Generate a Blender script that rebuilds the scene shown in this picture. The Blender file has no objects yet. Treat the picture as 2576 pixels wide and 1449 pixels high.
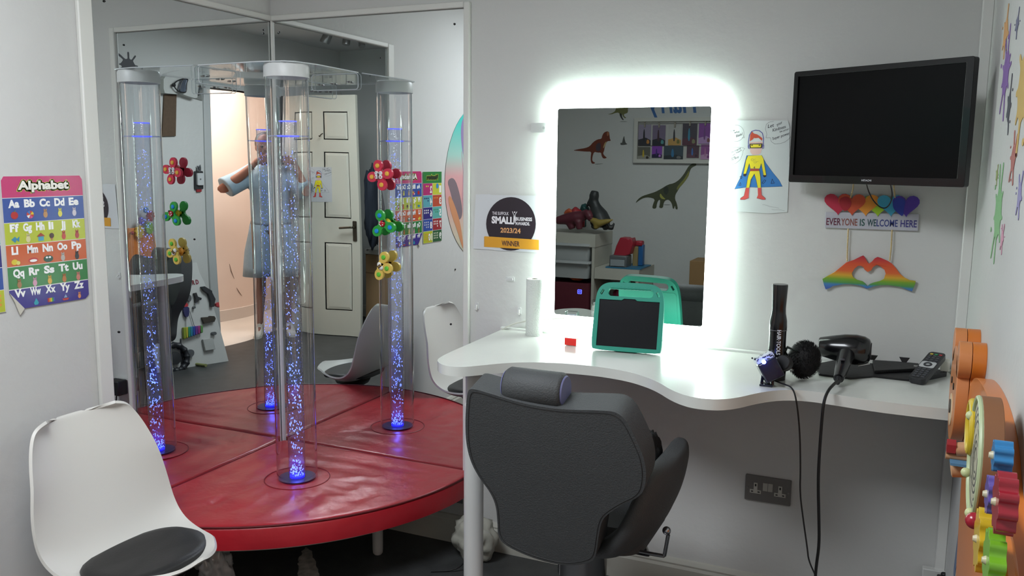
import bpy, math, random
from mathutils import Vector, Matrix, noise
from mathutils.geometry import tessellate_polygon
PI = math.pi
sc = bpy.context.scene
COL = sc.collection

# ------------------------------------------------------------ camera
FPX, W, H = 2173.8, 2576, 1449
CAM = Vector((2.327, -2.830, 1.469))
yaw, pitch, roll = math.radians(-24.152), math.radians(-8.341), math.radians(0.587)
FWD = Vector((math.sin(yaw)*math.cos(pitch), math.cos(yaw)*math.cos(pitch), math.sin(pitch)))
r0 = Vector((math.cos(yaw), -math.sin(yaw), 0)); u0 = r0.cross(FWD)
RGT = math.cos(roll)*r0 + math.sin(roll)*u0
UPV = -math.sin(roll)*r0 + math.cos(roll)*u0
cd = bpy.data.cameras.new('camera'); cam = bpy.data.objects.new('camera', cd); COL.objects.link(cam)
cd.sensor_width = 36; cd.lens = FPX/W*36; cd.clip_start = 0.02
m = Matrix((RGT, UPV, -FWD)).transposed().to_4x4(); m.translation = CAM
cam.matrix_world = m; sc.camera = cam

# ------------------------------------------------------------ world, lights, exposure
wd = bpy.data.worlds.new('world'); sc.world = wd; wd.use_nodes = True
wd.node_tree.nodes['Background'].inputs[0].default_value = (0.8, 0.87, 1, 1)
wd.node_tree.nodes['Background'].inputs[1].default_value = 0.02
vs = sc.view_settings
vs.view_transform = 'Standard'; vs.look = 'None'; vs.gamma = 1; vs.use_curve_mapping = False
vs.exposure = 0.70
LED_POWER = 8.5       # emission of the lit mirror border
def area(name, loc, rot, sx, sy, power, color):
    l = bpy.data.lights.new(name, 'AREA'); l.shape = 'RECTANGLE'; l.size = sx; l.size_y = sy
    l.energy = power; l.color = color
    o = bpy.data.objects.new(name, l); o.location = loc; o.rotation_euler = rot; COL.objects.link(o); return o
area('corridor_lamp_light', (2.95, -2.72, 2.36), (0, 0, 0), 0.3, 1.2, 29, (1.0, 0.86, 0.77))
area('room_fill_light', (1.05, -2.05, 2.40), (0, 0, 0), 0.9, 0.9, 30, (0.90, 0.95, 1.0))  # added fill that lifts the room's ambient level, not a known lamp

# several mirrors and clear tubes lie behind one another
sc.cycles.transparent_max_bounces = 48; sc.cycles.max_bounces = 14; sc.cycles.glossy_bounces = 8

# ------------------------------------------------------------ materials
def lin(c):
    c /= 255.0
    return c/12.92 if c <= 0.04045 else ((c+0.055)/1.055)**2.4
def hexc(h):
    return (lin(int(h[0:2], 16)), lin(int(h[2:4], 16)), lin(int(h[4:6], 16)), 1)
MATS = {}
def M(h, rough=0.5, metal=0.0, bump=0.0, bscale=60, var=0.0, vscale=3, emit=0, spec=0.5, coat=0, sss=0, tr=0, name=None):
    key = (h, rough, metal, bump, bscale, var, vscale, emit, spec, coat, sss, tr)
    if key in MATS: return MATS[key]
    mt = bpy.data.materials.new(name or 'paint_'+h); mt.use_nodes = True
    nt = mt.node_tree; b = nt.nodes['Principled BSDF']
    b.inputs['Base Color'].default_value = hexc(h)
    b.inputs['Roughness'].default_value = rough; b.inputs['Metallic'].default_value = metal
    b.inputs['Specular IOR Level'].default_value = spec; b.inputs['Coat Weight'].default_value = coat
    if tr: b.inputs['Transmission Weight'].default_value = tr
    if sss:
        b.inputs['Subsurface Weight'].default_value = sss; b.inputs['Subsurface Radius'].default_value = (0.01, 0.005, 0.003)
    if emit:
        b.inputs['Emission Color'].default_value = hexc(h); b.inputs['Emission Strength'].default_value = emit
    if bump or var:
        tc = nt.nodes.new('ShaderNodeTexCoord')
    if var:
        n = nt.nodes.new('ShaderNodeTexNoise'); n.inputs['Scale'].default_value = vscale; n.inputs['Detail'].default_value = 6
        nt.links.new(tc.outputs['Object'], n.inputs['Vector'])
        mp = nt.nodes.new('ShaderNodeMapRange'); mp.inputs['From Min'].default_value = .3; mp.inputs['From Max'].default_value = .7
        mp.inputs['To Min'].default_value = 1-var; mp.inputs['To Max'].default_value = 1+var
        nt.links.new(n.outputs['Fac'], mp.inputs['Value'])
        hs = nt.nodes.new('ShaderNodeHueSaturation'); hs.inputs['Color'].default_value = hexc(h)
        nt.links.new(mp.outputs['Result'], hs.inputs['Value']); nt.links.new(hs.outputs['Color'], b.inputs['Base Color'])
    if bump:
        n = nt.nodes.new('ShaderNodeTexNoise'); n.inputs['Scale'].default_value = bscale; n.inputs['Detail'].default_value = 4
        nt.links.new(tc.outputs['Object'], n.inputs['Vector'])
        bp = nt.nodes.new('ShaderNodeBump'); bp.inputs['Strength'].default_value = bump; bp.inputs['Distance'].default_value = 0.01
        nt.links.new(n.outputs['Fac'], bp.inputs['Height']); nt.links.new(bp.outputs['Normal'], b.inputs['Normal'])
    MATS[key] = mt; return mt
def mirror_mat(tint, rough=0.0):
    mt = bpy.data.materials.new('mirror_'+tint); mt.use_nodes = True
    b = mt.node_tree.nodes['Principled BSDF']; b.inputs['Base Color'].default_value = hexc(tint)
    b.inputs['Metallic'].default_value = 1; b.inputs['Roughness'].default_value = rough; return mt
def clear_mat(name, tint=(1, 1, 1), ior=1.45, rough=0.0, bump=0, boost=1.0, body=0.0):
    """thin clear plastic: see-through with fresnel reflection"""
    mt = bpy.data.materials.new(name); mt.use_nodes = True; nt = mt.node_tree; nt.nodes.clear()
    out = nt.nodes.new('ShaderNodeOutputMaterial'); mix = nt.nodes.new('ShaderNodeMixShader')
    t = nt.nodes.new('ShaderNodeBsdfTransparent'); t.inputs[0].default_value = (*tint, 1)
    g = nt.nodes.new('ShaderNodeBsdfGlossy'); g.inputs['Roughness'].default_value = rough
    lw = nt.nodes.new('ShaderNodeLayerWeight'); lw.inputs['Blend'].default_value = .5
    pw = nt.nodes.new('ShaderNodeMath'); pw.operation = 'POWER'; pw.inputs[1].default_value = 3.6
    f0 = ((ior-1)/(ior+1))**2
    fr = nt.nodes.new('ShaderNodeMath'); fr.operation = 'MULTIPLY_ADD'; fr.inputs[1].default_value = 1-f0; fr.inputs[2].default_value = f0
    nt.links.new(lw.outputs['Facing'], pw.inputs[0]); nt.links.new(pw.outputs[0], fr.inputs[0])
    mu = nt.nodes.new('ShaderNodeMath'); mu.operation = 'MULTIPLY'; mu.inputs[1].default_value = boost; mu.use_clamp = True
    nt.links.new(fr.outputs[0], mu.inputs[0]); nt.links.new(mu.outputs[0], mix.inputs[0])
    nt.links.new(t.outputs[0], mix.inputs[1]); nt.links.new(g.outputs[0], mix.inputs[2])
    last = mix
    if body:
        d = nt.nodes.new('ShaderNodeBsdfDiffuse'); d.inputs[0].default_value = (*tint, 1)
        m2 = nt.nodes.new('ShaderNodeMixShader'); m2.inputs[0].default_value = body
        nt.links.new(mix.outputs[0], m2.inputs[1]); nt.links.new(d.outputs[0], m2.inputs[2]); last = m2
    nt.links.new(last.outputs[0], out.inputs[0])
    if bump:
        tc = nt.nodes.new('ShaderNodeTexCoord'); vo = nt.nodes.new('ShaderNodeTexVoronoi'); vo.inputs['Scale'].default_value = 150
        bp = nt.nodes.new('ShaderNodeBump'); bp.inputs['Strength'].default_value = bump; bp.inputs['Distance'].default_value = 0.002
        nt.links.new(tc.outputs['Object'], vo.inputs['Vector']); nt.links.new(vo.outputs['Distance'], bp.inputs['Height'])
        nt.links.new(bp.outputs[0], g.inputs['Normal'])
    return mt
def ramp_mat(name, axis, stops, rough=0.5, rot=None):
    """printed colour bands along one axis of the object (metres, object space)"""
    mt = bpy.data.materials.new(name); mt.use_nodes = True; nt = mt.node_tree; b = nt.nodes['Principled BSDF']
    b.inputs['Roughness'].default_value = rough
    tc = nt.nodes.new('ShaderNodeTexCoord'); sp = nt.nodes.new('ShaderNodeSeparateXYZ')
    nt.links.new(tc.outputs['Object'], sp.inputs[0])
    lo, hi = stops[0][0], stops[-1][0]
    mr = nt.nodes.new('ShaderNodeMapRange'); mr.inputs['From Min'].default_value = lo; mr.inputs['From Max'].default_value = hi
    nt.links.new(sp.outputs[axis], mr.inputs['Value'])
    cr = nt.nodes.new('ShaderNodeValToRGB'); nt.links.new(mr.outputs[0], cr.inputs[0])
    el = cr.color_ramp.elements
    while len(el) > 1: el.remove(el[-1])
    for i, (p, c) in enumerate(stops):
        e = el[0] if i == 0 else el.new((p-lo)/(hi-lo))
        e.position = (p-lo)/(hi-lo); e.color = hexc(c)
    nt.links.new(cr.outputs[0], b.inputs['Base Color']); return mt

# ------------------------------------------------------------ mesh helpers
def frame(o, u, v):
    u = Vector(u).normalized(); v = Vector(v); n = u.cross(v).normalized(); v = n.cross(u)
    mm = Matrix((u, v, n)).transposed().to_4x4(); mm.translation = Vector(o); return mm
IDM = Matrix.Identity(4)
class MB:
    def __init__(s): s.v = []; s.f = []; s.m = []
    def add(s, vs_, fs, mi=0, mat=None):
        b = len(s.v); mat = mat or IDM
        s.v += [mat @ Vector(p) for p in vs_]
        for f in fs: s.f.append([b+i for i in f]); s.m.append(mi)
        return s
    def box(s, a, b, mi=0, mat=None):
        x0, y0, z0 = a; x1, y1, z1 = b
        vs_ = [(x0,y0,z0),(x1,y0,z0),(x1,y1,z0),(x0,y1,z0),(x0,y0,z1),(x1,y0,z1),(x1,y1,z1),(x0,y1,z1)]
        return s.add(vs_, [(0,3,2,1),(4,5,6,7),(0,1,5,4),(1,2,6,5),(2,3,7,6),(3,0,4,7)], mi, mat)
    def rings(s, rs, closed=True, caps=True, mi=0, mat=None):
        n = len(rs[0]); vs_ = [p for r in rs for p in r]; fs = []
        for i in range(len(rs)-1):
            for j in range(n if closed else n-1):
                k = (j+1) % n; fs.append((i*n+j, i*n+k, (i+1)*n+k, (i+1)*n+j))
        if caps and closed: fs.append(tuple(range(n-1, -1, -1))); fs.append(tuple((len(rs)-1)*n+j for j in range(n)))
        return s.add(vs_, fs, mi, mat)
    def tube(s, pts, rad, n=12, mi=0, mat=None, flat=1.0):
        pts = [Vector(p) for p in pts]; rs = []
        rad = rad if isinstance(rad, (list, tuple)) else [rad]*len(pts)
        t0 = (pts[1]-pts[0]).normalized()
        a = Vector((0, 0, 1)) if abs(t0.z) < .9 else Vector((1, 0, 0))
        nn = (a - t0*a.dot(t0)).normalized()
        for i, p in enumerate(pts):
            t = (pts[min(i+1, len(pts)-1)]-pts[max(i-1, 0)])
            t = t.normalized() if t.length > 1e-9 else t0
            nn = (nn - t*nn.dot(t)).normalized(); bb = t.cross(nn)
            rs.append([p + nn*math.cos(2*PI*k/n)*rad[i]*flat + bb*math.sin(2*PI*k/n)*rad[i] for k in range(n)])
        return s.rings(rs, mi=mi, mat=mat)
    def cyl(s, p0, p1, r0_, r1_=None, n=24, mi=0, mat=None):
        return s.tube([p0, p1], [r0_, r0_ if r1_ is None else r1_], n, mi, mat)
    def lathe(s, prof, c=(0, 0, 0), n=32, mi=0, mat=None, caps=True):
        cx, cy, cz = c
        return s.rings([[(cx+r*math.cos(2*PI*k/n), cy+r*math.sin(2*PI*k/n), cz+z) for k in range(n)] for r, z in prof], mi=mi, mat=mat, caps=caps)
    def ell(s, c, r, n=16, mi=0, mat=None, rot=None):
        r = r if isinstance(r, (list, tuple)) else (r, r, r); rs = []
        h = n//2
        for i in range(h+1):
            a = -PI/2+PI*i/h; a = max(-PI/2+.02, min(PI/2-.02, a)); ring = []
            for k in range(n):
                p = Vector((r[0]*math.cos(a)*math.cos(2*PI*k/n), r[1]*math.cos(a)*math.sin(2*PI*k/n), r[2]*math.sin(a)))
                if rot: p = rot @ p
                ring.append(p+Vector(c))
            rs.append(ring)
        return s.rings(rs, mi=mi, mat=mat)
    def prism(s, loops, z0, z1, mi=0, mat=None, back=True):
        """2D loops (outer, holes...) extruded z0..z1 in the frame mat"""
        if not isinstance(loops[0][0], (list, tuple)): loops = [loops]
        flat = [p for l in loops for p in l]; n = len(flat)
        tris = tessellate_polygon([[Vector((p[0], p[1], 0)) for p in l] for l in loops])
        fs = []
        for t in tris:
            a, b_, c = [flat[i] for i in t]
            ar = (b_[0]-a[0])*(c[1]-a[1])-(b_[1]-a[1])*(c[0]-a[0])
            t = tuple(t) if ar > 0 else tuple(reversed(t))
            fs.append(tuple(i+n for i in t))
            if back: fs.append(tuple(reversed(t)))
        b0 = 0
        if abs(z1-z0) > 1e-9:
            for li, l in enumerate(loops):
                k = len(l); ar = sum(l[i][0]*l[(i+1) % k][1]-l[(i+1) % k][0]*l[i][1] for i in range(k))
                ccw = (ar > 0) == (li == 0)
                for i in range(k):
                    j = (i+1) % k; q = (b0+i, b0+j, b0+j+n, b0+i+n)
                    fs.append(q if ccw else q[::-1])
                b0 += k
        return s.add([(p[0], p[1], z0) for p in flat]+[(p[0], p[1], z1) for p in flat], fs, mi, mat)
    def grid(s, fn, nu, nv, mi=0, mat=None, thick=0):
        vs_ = [Vector(fn(i/nu, j/nv)) for i in range(nu+1) for j in range(nv+1)]; w = nv+1
        fs = [(i*w+j, (i+1)*w+j, (i+1)*w+j+1, i*w+j+1) for i in range(nu) for j in range(nv)]
        return s.add(vs_, fs, mi, mat)
def build(name, mb, mats, parent=None, loc=None, ang=35, bevel=0, subsurf=0, solid=0, remesh=0, kind=None, label=None, bseg=2):
    if not isinstance(mats, (list, tuple)): mats = [mats]
    pl = Vector((0, 0, 0)); q = parent
    while q is not None: pl += q.location; q = q.parent
    if loc is None:
        if parent is not None: loc = pl.copy()
        else:
            xs = [p.x for p in mb.v]; ys = [p.y for p in mb.v]; zs = [p.z for p in mb.v]
            loc = Vector(((min(xs)+max(xs))/2, (min(ys)+max(ys))/2, min(zs)))
    loc = Vector(loc)
    me = bpy.data.meshes.new(name)
    me.from_pydata([p-loc for p in mb.v], [], mb.f)
    for mt in mats: me.materials.append(mt)
    me.polygons.foreach_set('material_index', mb.m)
    me.polygons.foreach_set('use_smooth', [ang > 0]*len(me.polygons))
    me.update()
    if ang > 0 and ang < 180: me.set_sharp_from_angle(angle=math.radians(ang))
    o = bpy.data.objects.new(name, me); COL.objects.link(o)
    if parent is not None: 
        o.parent = parent; o.location = loc-pl
    else: o.location = loc
    if remesh:
        r = o.modifiers.new('Remesh', 'REMESH'); r.mode = 'VOXEL'; r.voxel_size = remesh; r.use_smooth_shade = True
        sm = o.modifiers.new('Smooth', 'SMOOTH'); sm.factor = .5; sm.iterations = 4
    if solid:
        so = o.modifiers.new('Solid', 'SOLIDIFY'); so.thickness = solid; so.offset = 0
    if bevel:
        b = o.modifiers.new('Bevel', 'BEVEL'); b.width = bevel; b.segments = bseg; b.limit_method = 'ANGLE'; b.angle_limit = math.radians(40)
    if subsurf:
        s_ = o.modifiers.new('Sub', 'SUBSURF'); s_.levels = subsurf; s_.render_levels = subsurf
    if kind: o['kind'] = kind
    if label: o['label'] = label
    return o
def tag(o, label, cat, group=None, kind=None):
    o['label'] = label; o['category'] = cat
    if group: o['group'] = group
    if kind: o['kind'] = kind
    return o
def thing(name, loc, label, cat, group=None):
    o = bpy.data.objects.new(name, None); o.empty_display_size = .05; COL.objects.link(o); o.location = loc
    return tag(o, label, cat, group)
def struct(name, mb, mats, **k):
    return build(name, mb, mats, kind='structure', **k)
def rrect(x0, y0, x1, y1, r, n=6):
    pts = []
    for cx, cy, a0 in ((x1-r, y1-r, 0), (x0+r, y1-r, PI/2), (x0+r, y0+r, PI), (x1-r, y0+r, 1.5*PI)):
        for i in range(n+1): a = a0+PI/2*i/n; pts.append((cx+r*math.cos(a), cy+r*math.sin(a)))
    return pts
def circ(cx, cy, r, n=24, ry=None, a0=0):
    ry = r if ry is None else ry
    return [(cx+r*math.cos(a0+2*PI*i/n), cy+ry*math.sin(a0+2*PI*i/n)) for i in range(n)]
def smooth_poly(pts, k=2):
    for _ in range(k):
        q = []
        for i in range(len(pts)):
            a, b = pts[i], pts[(i+1) % len(pts)]
            q += [(a[0]*.75+b[0]*.25, a[1]*.75+b[1]*.25), (a[0]*.25+b[0]*.75, a[1]*.25+b[1]*.75)]
        pts = q
    return pts
def smooth_line(pts, k=3):
    pts = [Vector(p) for p in pts]
    for _ in range(k):
        q = [pts[0]]
        for a, b in zip(pts, pts[1:]): q += [a*.75+b*.25, a*.25+b*.75]
        q.append(pts[-1]); pts = q
    return pts

# text as flat triangles
TXT = {}
def text_mesh(s, bold=0.0, shear=0.0):
    key = (s, bold, shear)
    if key in TXT: return TXT[key]
    cu = bpy.data.curves.new('t', 'FONT'); cu.body = s; cu.offset = bold; cu.fill_mode = 'FRONT'; cu.resolution_u = 3; cu.shear = shear
    o = bpy.data.objects.new('t', cu); COL.objects.link(o)
    bpy.context.view_layer.update()
    me = bpy.data.meshes.new_from_object(o.evaluated_get(bpy.context.evaluated_depsgraph_get()))
    vs_ = [(v.co.x, v.co.y) for v in me.vertices]; fs = [tuple(p.vertices) for p in me.polygons]
    bpy.data.objects.remove(o); bpy.data.curves.remove(cu); bpy.data.meshes.remove(me)
    x0 = min(v[0] for v in vs_); x1 = max(v[0] for v in vs_); y0 = min(v[1] for v in vs_); y1 = max(v[1] for v in vs_)
    TXT[key] = ([((v[0]-x0)/(x1-x0), (v[1]-y0)/(y1-y0)) for v in vs_], fs); return TXT[key]
class Art:
    """flat print: coloured shapes in a 2D frame, all in one mesh"""
    def __init__(s, fr, dz=0.00025): s.fr = fr; s.mb = MB(); s.cols = []; s.dz = dz; s.rough = .5
    def ci(s, c):
        if c not in s.cols: s.cols.append(c)
        return s.cols.index(c)
    def poly(s, pts, c, l=1): s.mb.prism([tuple(p) for p in pts], l*s.dz, l*s.dz, s.ci(c), s.fr, back=False); return s
    def rect(s, x0, y0, x1, y1, c, l=1, r=0):
        return s.poly(rrect(x0, y0, x1, y1, r, 4) if r else [(x0, y0), (x1, y0), (x1, y1), (x0, y1)], c, l)
    def ell(s, cx, cy, rx, ry, c, l=1, n=20): return s.poly(circ(cx, cy, rx, n, ry), c, l)
    def slab(s, loops, c, t0, t1=0): s.mb.prism(loops, t0, t1, s.ci(c), s.fr); return s
    def line(s, pts, w, c, l=1, closed=False):
        pts = [Vector(p) for p in pts]
        if closed: pts = pts+[pts[0]]
        for a, b in zip(pts, pts[1:]):
            d = b-a
            if d.length < 1e-6: continue
            d.normalize(); n = Vector((-d.y, d.x))*w/2; e = d*w*.3
            s.poly([a-n-e, b-n+e, b+n+e, a+n-e], c, l)
        return s
    def text(s, t, x, y, w, h, c, l=2, bold=0.0, rot=0, shear=0.0):
        vs_, fs = text_mesh(t, bold, shear); ca, sa = math.cos(rot), math.sin(rot)
        P = [(x+(a*w)*ca-(b*h)*sa, y+(a*w)*sa+(b*h)*ca, l*s.dz) for a, b in vs_]
        s.mb.add(P, fs, s.ci(c), s.fr); return s
    def done(s, name, parent=None, rough=None, ang=0, mats=None, **k):
        return build(name, s.mb, [c if not isinstance(c, str) else M(c, rough or s.rough) for c in s.cols], parent=parent, ang=ang, **k)

# pixel of the photograph -> point on a real plane (axis 0=x,1=y,2=z)
def on(ax, val, u, v):
    d = FWD + RGT*((u-W/2)/FPX) - UPV*((v-H/2)/FPX); t = (val-CAM[ax])/d[ax]; return CAM+d*t
def viaboth(ax, val, u, v):   # seen after both corner mirrors: the world turned by 180 degrees
    p = on(ax, -val if ax < 2 else val, u, v); return Vector((-p.x, -p.y, p.z))
def vialed(val, u, v):        # seen in the lit mirror, on the plane y=val
    p = on(1, -0.06-val, u, v); return Vector((p.x, val, p.z))
def wz(u, v, y=0):            # (x,z) on the desk wall
    p = on(1, y, u, v); return (p.x, p.z)
BACKF = lambda y: frame((0, y, 0), (1, 0, 0), (0, 0, 1))       # u=x v=z, normal -y
LEFTF = lambda x: frame((x, 0, 0), (0, 1, 0), (0, 0, 1))       # u=y v=z, normal +x
RIGHTF = lambda x: frame((x, 0, 0), (0, -1, 0), (0, 0, 1))     # u=-y v=z, normal -x
FRONTF = lambda y: frame((0, y, 0), (-1, 0, 0), (0, 0, 1))     # u=-x v=z, normal +y
random.seed(4)

# ------------------------------------------------------------ room shell
XR, YF, ZC = 2.522, -4.0, 2.46
wallm = M('c9c9c6', .75, bump=.12, bscale=35, var=.03, vscale=1.5, name='wall_paint')
wallg = M('bfc1bf', .8, bump=.1, bscale=30, var=.03, vscale=1.5, name='wall_paint_grey')
DY0, DY1, DH = -3.15, -2.33, 1.99          # doorway in the right wall
struct('wall_back', MB().box((-.15, 0, 0), (XR+.15, .12, ZC)), wallm, ang=0)
struct('wall_left', MB().box((-.15, -2.35, 0), (0, 0, ZC)), wallm, ang=0)
struct('wall_left_rear', MB().box((-.82, YF-.12, 0), (-.70, -2.35, ZC)).box((-.82, -2.35, 0), (-.15, -2.25, ZC)), wallg, ang=0)
struct('wall_right', MB().box((XR, DY1, 0), (XR+.12, 0, ZC)), wallm, ang=0)
struct('wall_right_rear', MB().box((XR, YF, 0), (XR+.12, DY0, ZC)), wallm, ang=0)
struct('wall_right_lintel', MB().box((XR, DY0, DH), (XR+.12, DY1, ZC)), wallm, ang=0)
struct('wall_front', MB().box((-.82, YF-.12, 0), (XR+.12, YF, ZC)), wallg, ang=0)
struct('ceiling', MB().box((-.82, YF-.12, ZC), (4.3, .12, ZC+.1)), M('c4c5c4', .85, name='ceiling_paint'), ang=0)
struct('floor', MB().box((-.82, YF-.12, -.1), (XR+.02, .12, 0)), M('3b3c3c', .5, bump=.1, bscale=150, var=.2, vscale=14, name='floor_vinyl'), ang=0)
struct('floor_corridor', MB().box((XR+.02, -4.1, -.1), (4.3, -1.2, 0)), M('d2c8bf', .6, var=.05, name='corridor_floor'), ang=0)
pink = M('e8d5ca', .8, var=.03, name='corridor_paint')
struct('wall_corridor', MB().box((3.32, -4.1, 0), (3.42, -1.2, ZC)), pink, ang=0)
struct('wall_corridor_end', MB().box((XR+.12, -4.2, 0), (3.42, -4.1, ZC)).box((XR+.12, -1.3, 0), (3.42, -1.2, ZC)), pink, ang=0)
struct('baseboard_corridor', MB().box((3.30, -4.1, 0), (3.32, -1.3, .1)), M('d9cfc8', .5), ang=0)
for k, pts in enumerate([[(568,664),(577,700)], [(582,722),(594,742)]]):
    q = [viaboth(0, 3.318, *p) for p in pts]
    o = build('wall_scuff', MB().tube([q[0], q[0].lerp(q[1], .5)+Vector((0, .006, 0)), q[1]], [.001, .004, .001], 6), M('7c6a60', .9))
    tag(o, ['upper', 'lower'][k]+' dark scratch on the pink corridor wall beside the photographer', 'scratch')
def board(name, p0, p1, nrm, h=.105, t=.018, mat=None):
    p0, p1, nrm = Vector(p0), Vector(p1), Vector(nrm); u = (p1-p0); L = u.length
    # profile: cap moulding
    prof = [(0, 0), (t, 0), (t, h*.72), (t*.7, h*.80), (t*.75, h*.86), (t*.35, h*.97), (0, h)]
    mb = MB().rings([[tuple(p0+nrm*a+Vector((0, 0, b))) for a, b in prof], [tuple(p1+nrm*a+Vector((0, 0, b))) for a, b in prof]])
    return struct(name, mb, mat or M('b9b8ae', .5), ang=0)
board('baseboard_back', (.0, 0, 0), (XR, 0, 0), (0, -1, 0), .11)
board('baseboard_left', (0, -2.34, 0), (0, -.02, 0), (1, 0, 0), .11)
board('baseboard_right', (XR, DY1+.06, 0), (XR, -.02, 0), (-1, 0, 0), .11)
board('baseboard_front', (-.7, YF, 0), (XR, YF, 0), (0, 1, 0), .11)
white = M('d8d8d2', .45, name='white_gloss')
struct('trim_1', MB().box((2.494, -.035, .11), (XR, -.001, ZC)), M('dcdcd8', .4), bevel=.002)         # narrow pipe boxing in the right corner
struct('trim_2', MB().box((XR-.012, DY1, 0), (XR+.13, DY1+.06, DH+.05)).box((XR-.012, DY0-.06, 0), (XR+.13, DY0, DH+.05)).box((XR-.012, DY0, DH), (XR+.13, DY1, DH+.05)), M('b7b9b8', .5), bevel=.003)
# bare worn patch on the floor under the padded platform
pts = [on(2, 0, *p) for p in [(768,1374),(782,1384),(790,1405),(797,1430),(806,1455),(812,1490),(745,1490),(748,1450),(752,1430),(750,1412),(756,1396)]]
sp = []
for i, p in enumerate(smooth_poly([(q.x, q.y) for q in pts], 2)): sp.append((p[0]+random.uniform(-.004, .004), p[1]+random.uniform(-.004, .004)))
mbs = MB().prism(sp, 0.0004, 0.0012)
struct('floor_worn_patch', mbs, M('b0aca4', .9, var=.4, vscale=30), ang=0)

# ------------------------------------------------------------ corner mirrors
zt, zb = 2.022, .115
MIRR = mirror_mat('e6eaea'); 
def wall_mirror(name, label, axis, L, z0, z1, amp):
    loc = (L/2, 0, z0) if axis == 0 else (0, -L/2, z0)
    t = thing(name, loc, label, 'mirror')
    def mp(a, d, z):
        return (a, -d, z) if axis == 0 else (d, -a, z)
    nu, nv = (40, 60) if amp else (2, 2)
    mb = MB()
    def f(u, v):
        a = .0085+u*(L-.0265); z = z0+v*(z1-z0-.02)
        w = amp*(math.sin(3.1*u*PI+.6)*.5+math.sin(2.3*v*PI+1.0)*math.sin(u*PI)+.35*math.sin(7*v+5*u))*min(1, u*5)*min(1, (1-u)*6)
        return mp(a, .006+w, z)
    mb.grid(f, nu, nv)
    build('mirror_panel', mb, MIRR, t, ang=180)
    tr0, tr1 = (L-.020, L+.004) if axis == 0 else (L-.022, L+.030)
    trims = [('side_trim', tr0, tr1, z0, z1+.004), ('top_trim', .0, tr0, z1-.016, z1+.006)]
    if axis == 0: trims.append(('corner_trim', .0085, .0145, z0, z1))
    for nm, a0, a1, b0, b1 in trims:
        c0 = mp(a0, 0.0, b0); c1 = mp(a1, .016, b1)
        lo = [min(c0[i], c1[i]) for i in range(3)]; hi = [max(c0[i], c1[i]) for i in range(3)]
        build(nm, MB().box(lo, hi), white, t, bevel=.004)
    for a, z in ((.045, z1-.06), (L-.06, z1-.07), (L-.075, .86), (L/2, z1-.9)) if axis == 0 else ((.05, z1-.055), (L-.075, z1-.07), (L-.06, .90)):
        p = Vector(mp(a, .0075, z)); q = Vector(mp(a, .0095, z))
        build('screw', MB().cyl(p, q, .004, .003, 12), M('4a4a4a', .3, 1), t)
    return t
wall_mirror('wall_mirror', 'tall mirror with three spinner toys stuck on it, on the wall beside the desk', 0, .885, .16, zt, 0)
wall_mirror('wall_mirror', 'tall slightly warped mirror in white trim on the wall beside the alphabet poster', 1, .872, .16, zt, .0006)

# ------------------------------------------------------------ padded platform
TX, TY = .354, -.356
ZP = .30
t = thing('padded_platform', (.3, -.3, 0), 'red vinyl quarter-round padded platform filling the mirrored corner around the bubble tube', 'platform')
Rp = .915
arc = [(Rp*math.cos(a), -Rp*math.sin(a)) for a in [PI/2*i/72 for i in range(73)]]
outline = [(.0085, -.045), (.014, -.022), (.022, -.014), (.045, -.0085)] + [(max(p[0], .0085), min(p[1], -.0085)) for p in arc]
red = M('a41a26', .34, bump=.7, bscale=7, var=.08, vscale=5, spec=.5, name='red_vinyl')
redd = M('8a0f1a', .42, bump=.15, bscale=20, name='red_vinyl_side')
def padtop():
    mb = MB(); rs = []
    n = len(outline); cx, cy = .36, -.36
    prof = [(0, .222), (0, .288), (.006, .2965), (.016, .300), (.03, .3005)]
    for ins, z in prof:
        ring = []
        for x, y in outline:
            d = Vector((cx-x, cy-y)); d.normalize(); ring.append((x+d.x*ins, y+d.y*ins, z))
        rs.append(ring)
    # inner surface with gentle wrinkles
    for k in range(1, 26):
        f = k/26; ring = []
        for (x, y, z) in rs[4]:
            px, py = x+(cx-x)*f, y+(cy-y)*f
            dd_ = math.hypot(px-TX, py-TY); an_ = math.atan2(py-TY, px-TX)
            e = min(1, f*5)*max(0, min(1, (math.hypot(px-TX, py-TY)-.13)*12))
            w = noise.noise(Vector((px*14, py*5, 1)))*.0055+noise.noise(Vector((px*30, py*22, 5)))*.0018
            w += noise.noise(Vector((math.cos(an_)*4.5, math.sin(an_)*4.5, dd_*1.5)))*.006*math.exp(-max(0, dd_-.12)*4)
            ring.append((px, py, z+w*e))
        rs.append(ring)
    mb.rings(rs)
    return mb
build('cushion', padtop(), [red], t, ang=60)
build('piping', MB().tube([(x*.996, y*.996, .2985) for x, y in arc[1:-1]], .0035, 8), M('5e0a12', .5), t)
build('seam_ring', MB().tube([(TX+.118*math.cos(a), TY+.118*math.sin(a), .3008) for a in [2*PI*i/48 for i in range(49)]], .0022, 6), M('7a0d18', .5), t)
bo = [(x*.95+.002, y*.95-.002) for x, y in outline]
build('base_board', MB().prism(bo, .200, .222), M('b8b6b0', .6), t)
for x, y in ((.616, -.225), (.10, -.60), (.10, -.10), (.09, -.80)):
    build('leg', MB().lathe([(.014, 0), (.0185, .006), (.0195, .02), (.021, .2)], (x, y, 0)), M('b9b7b3', .5), t)

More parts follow.
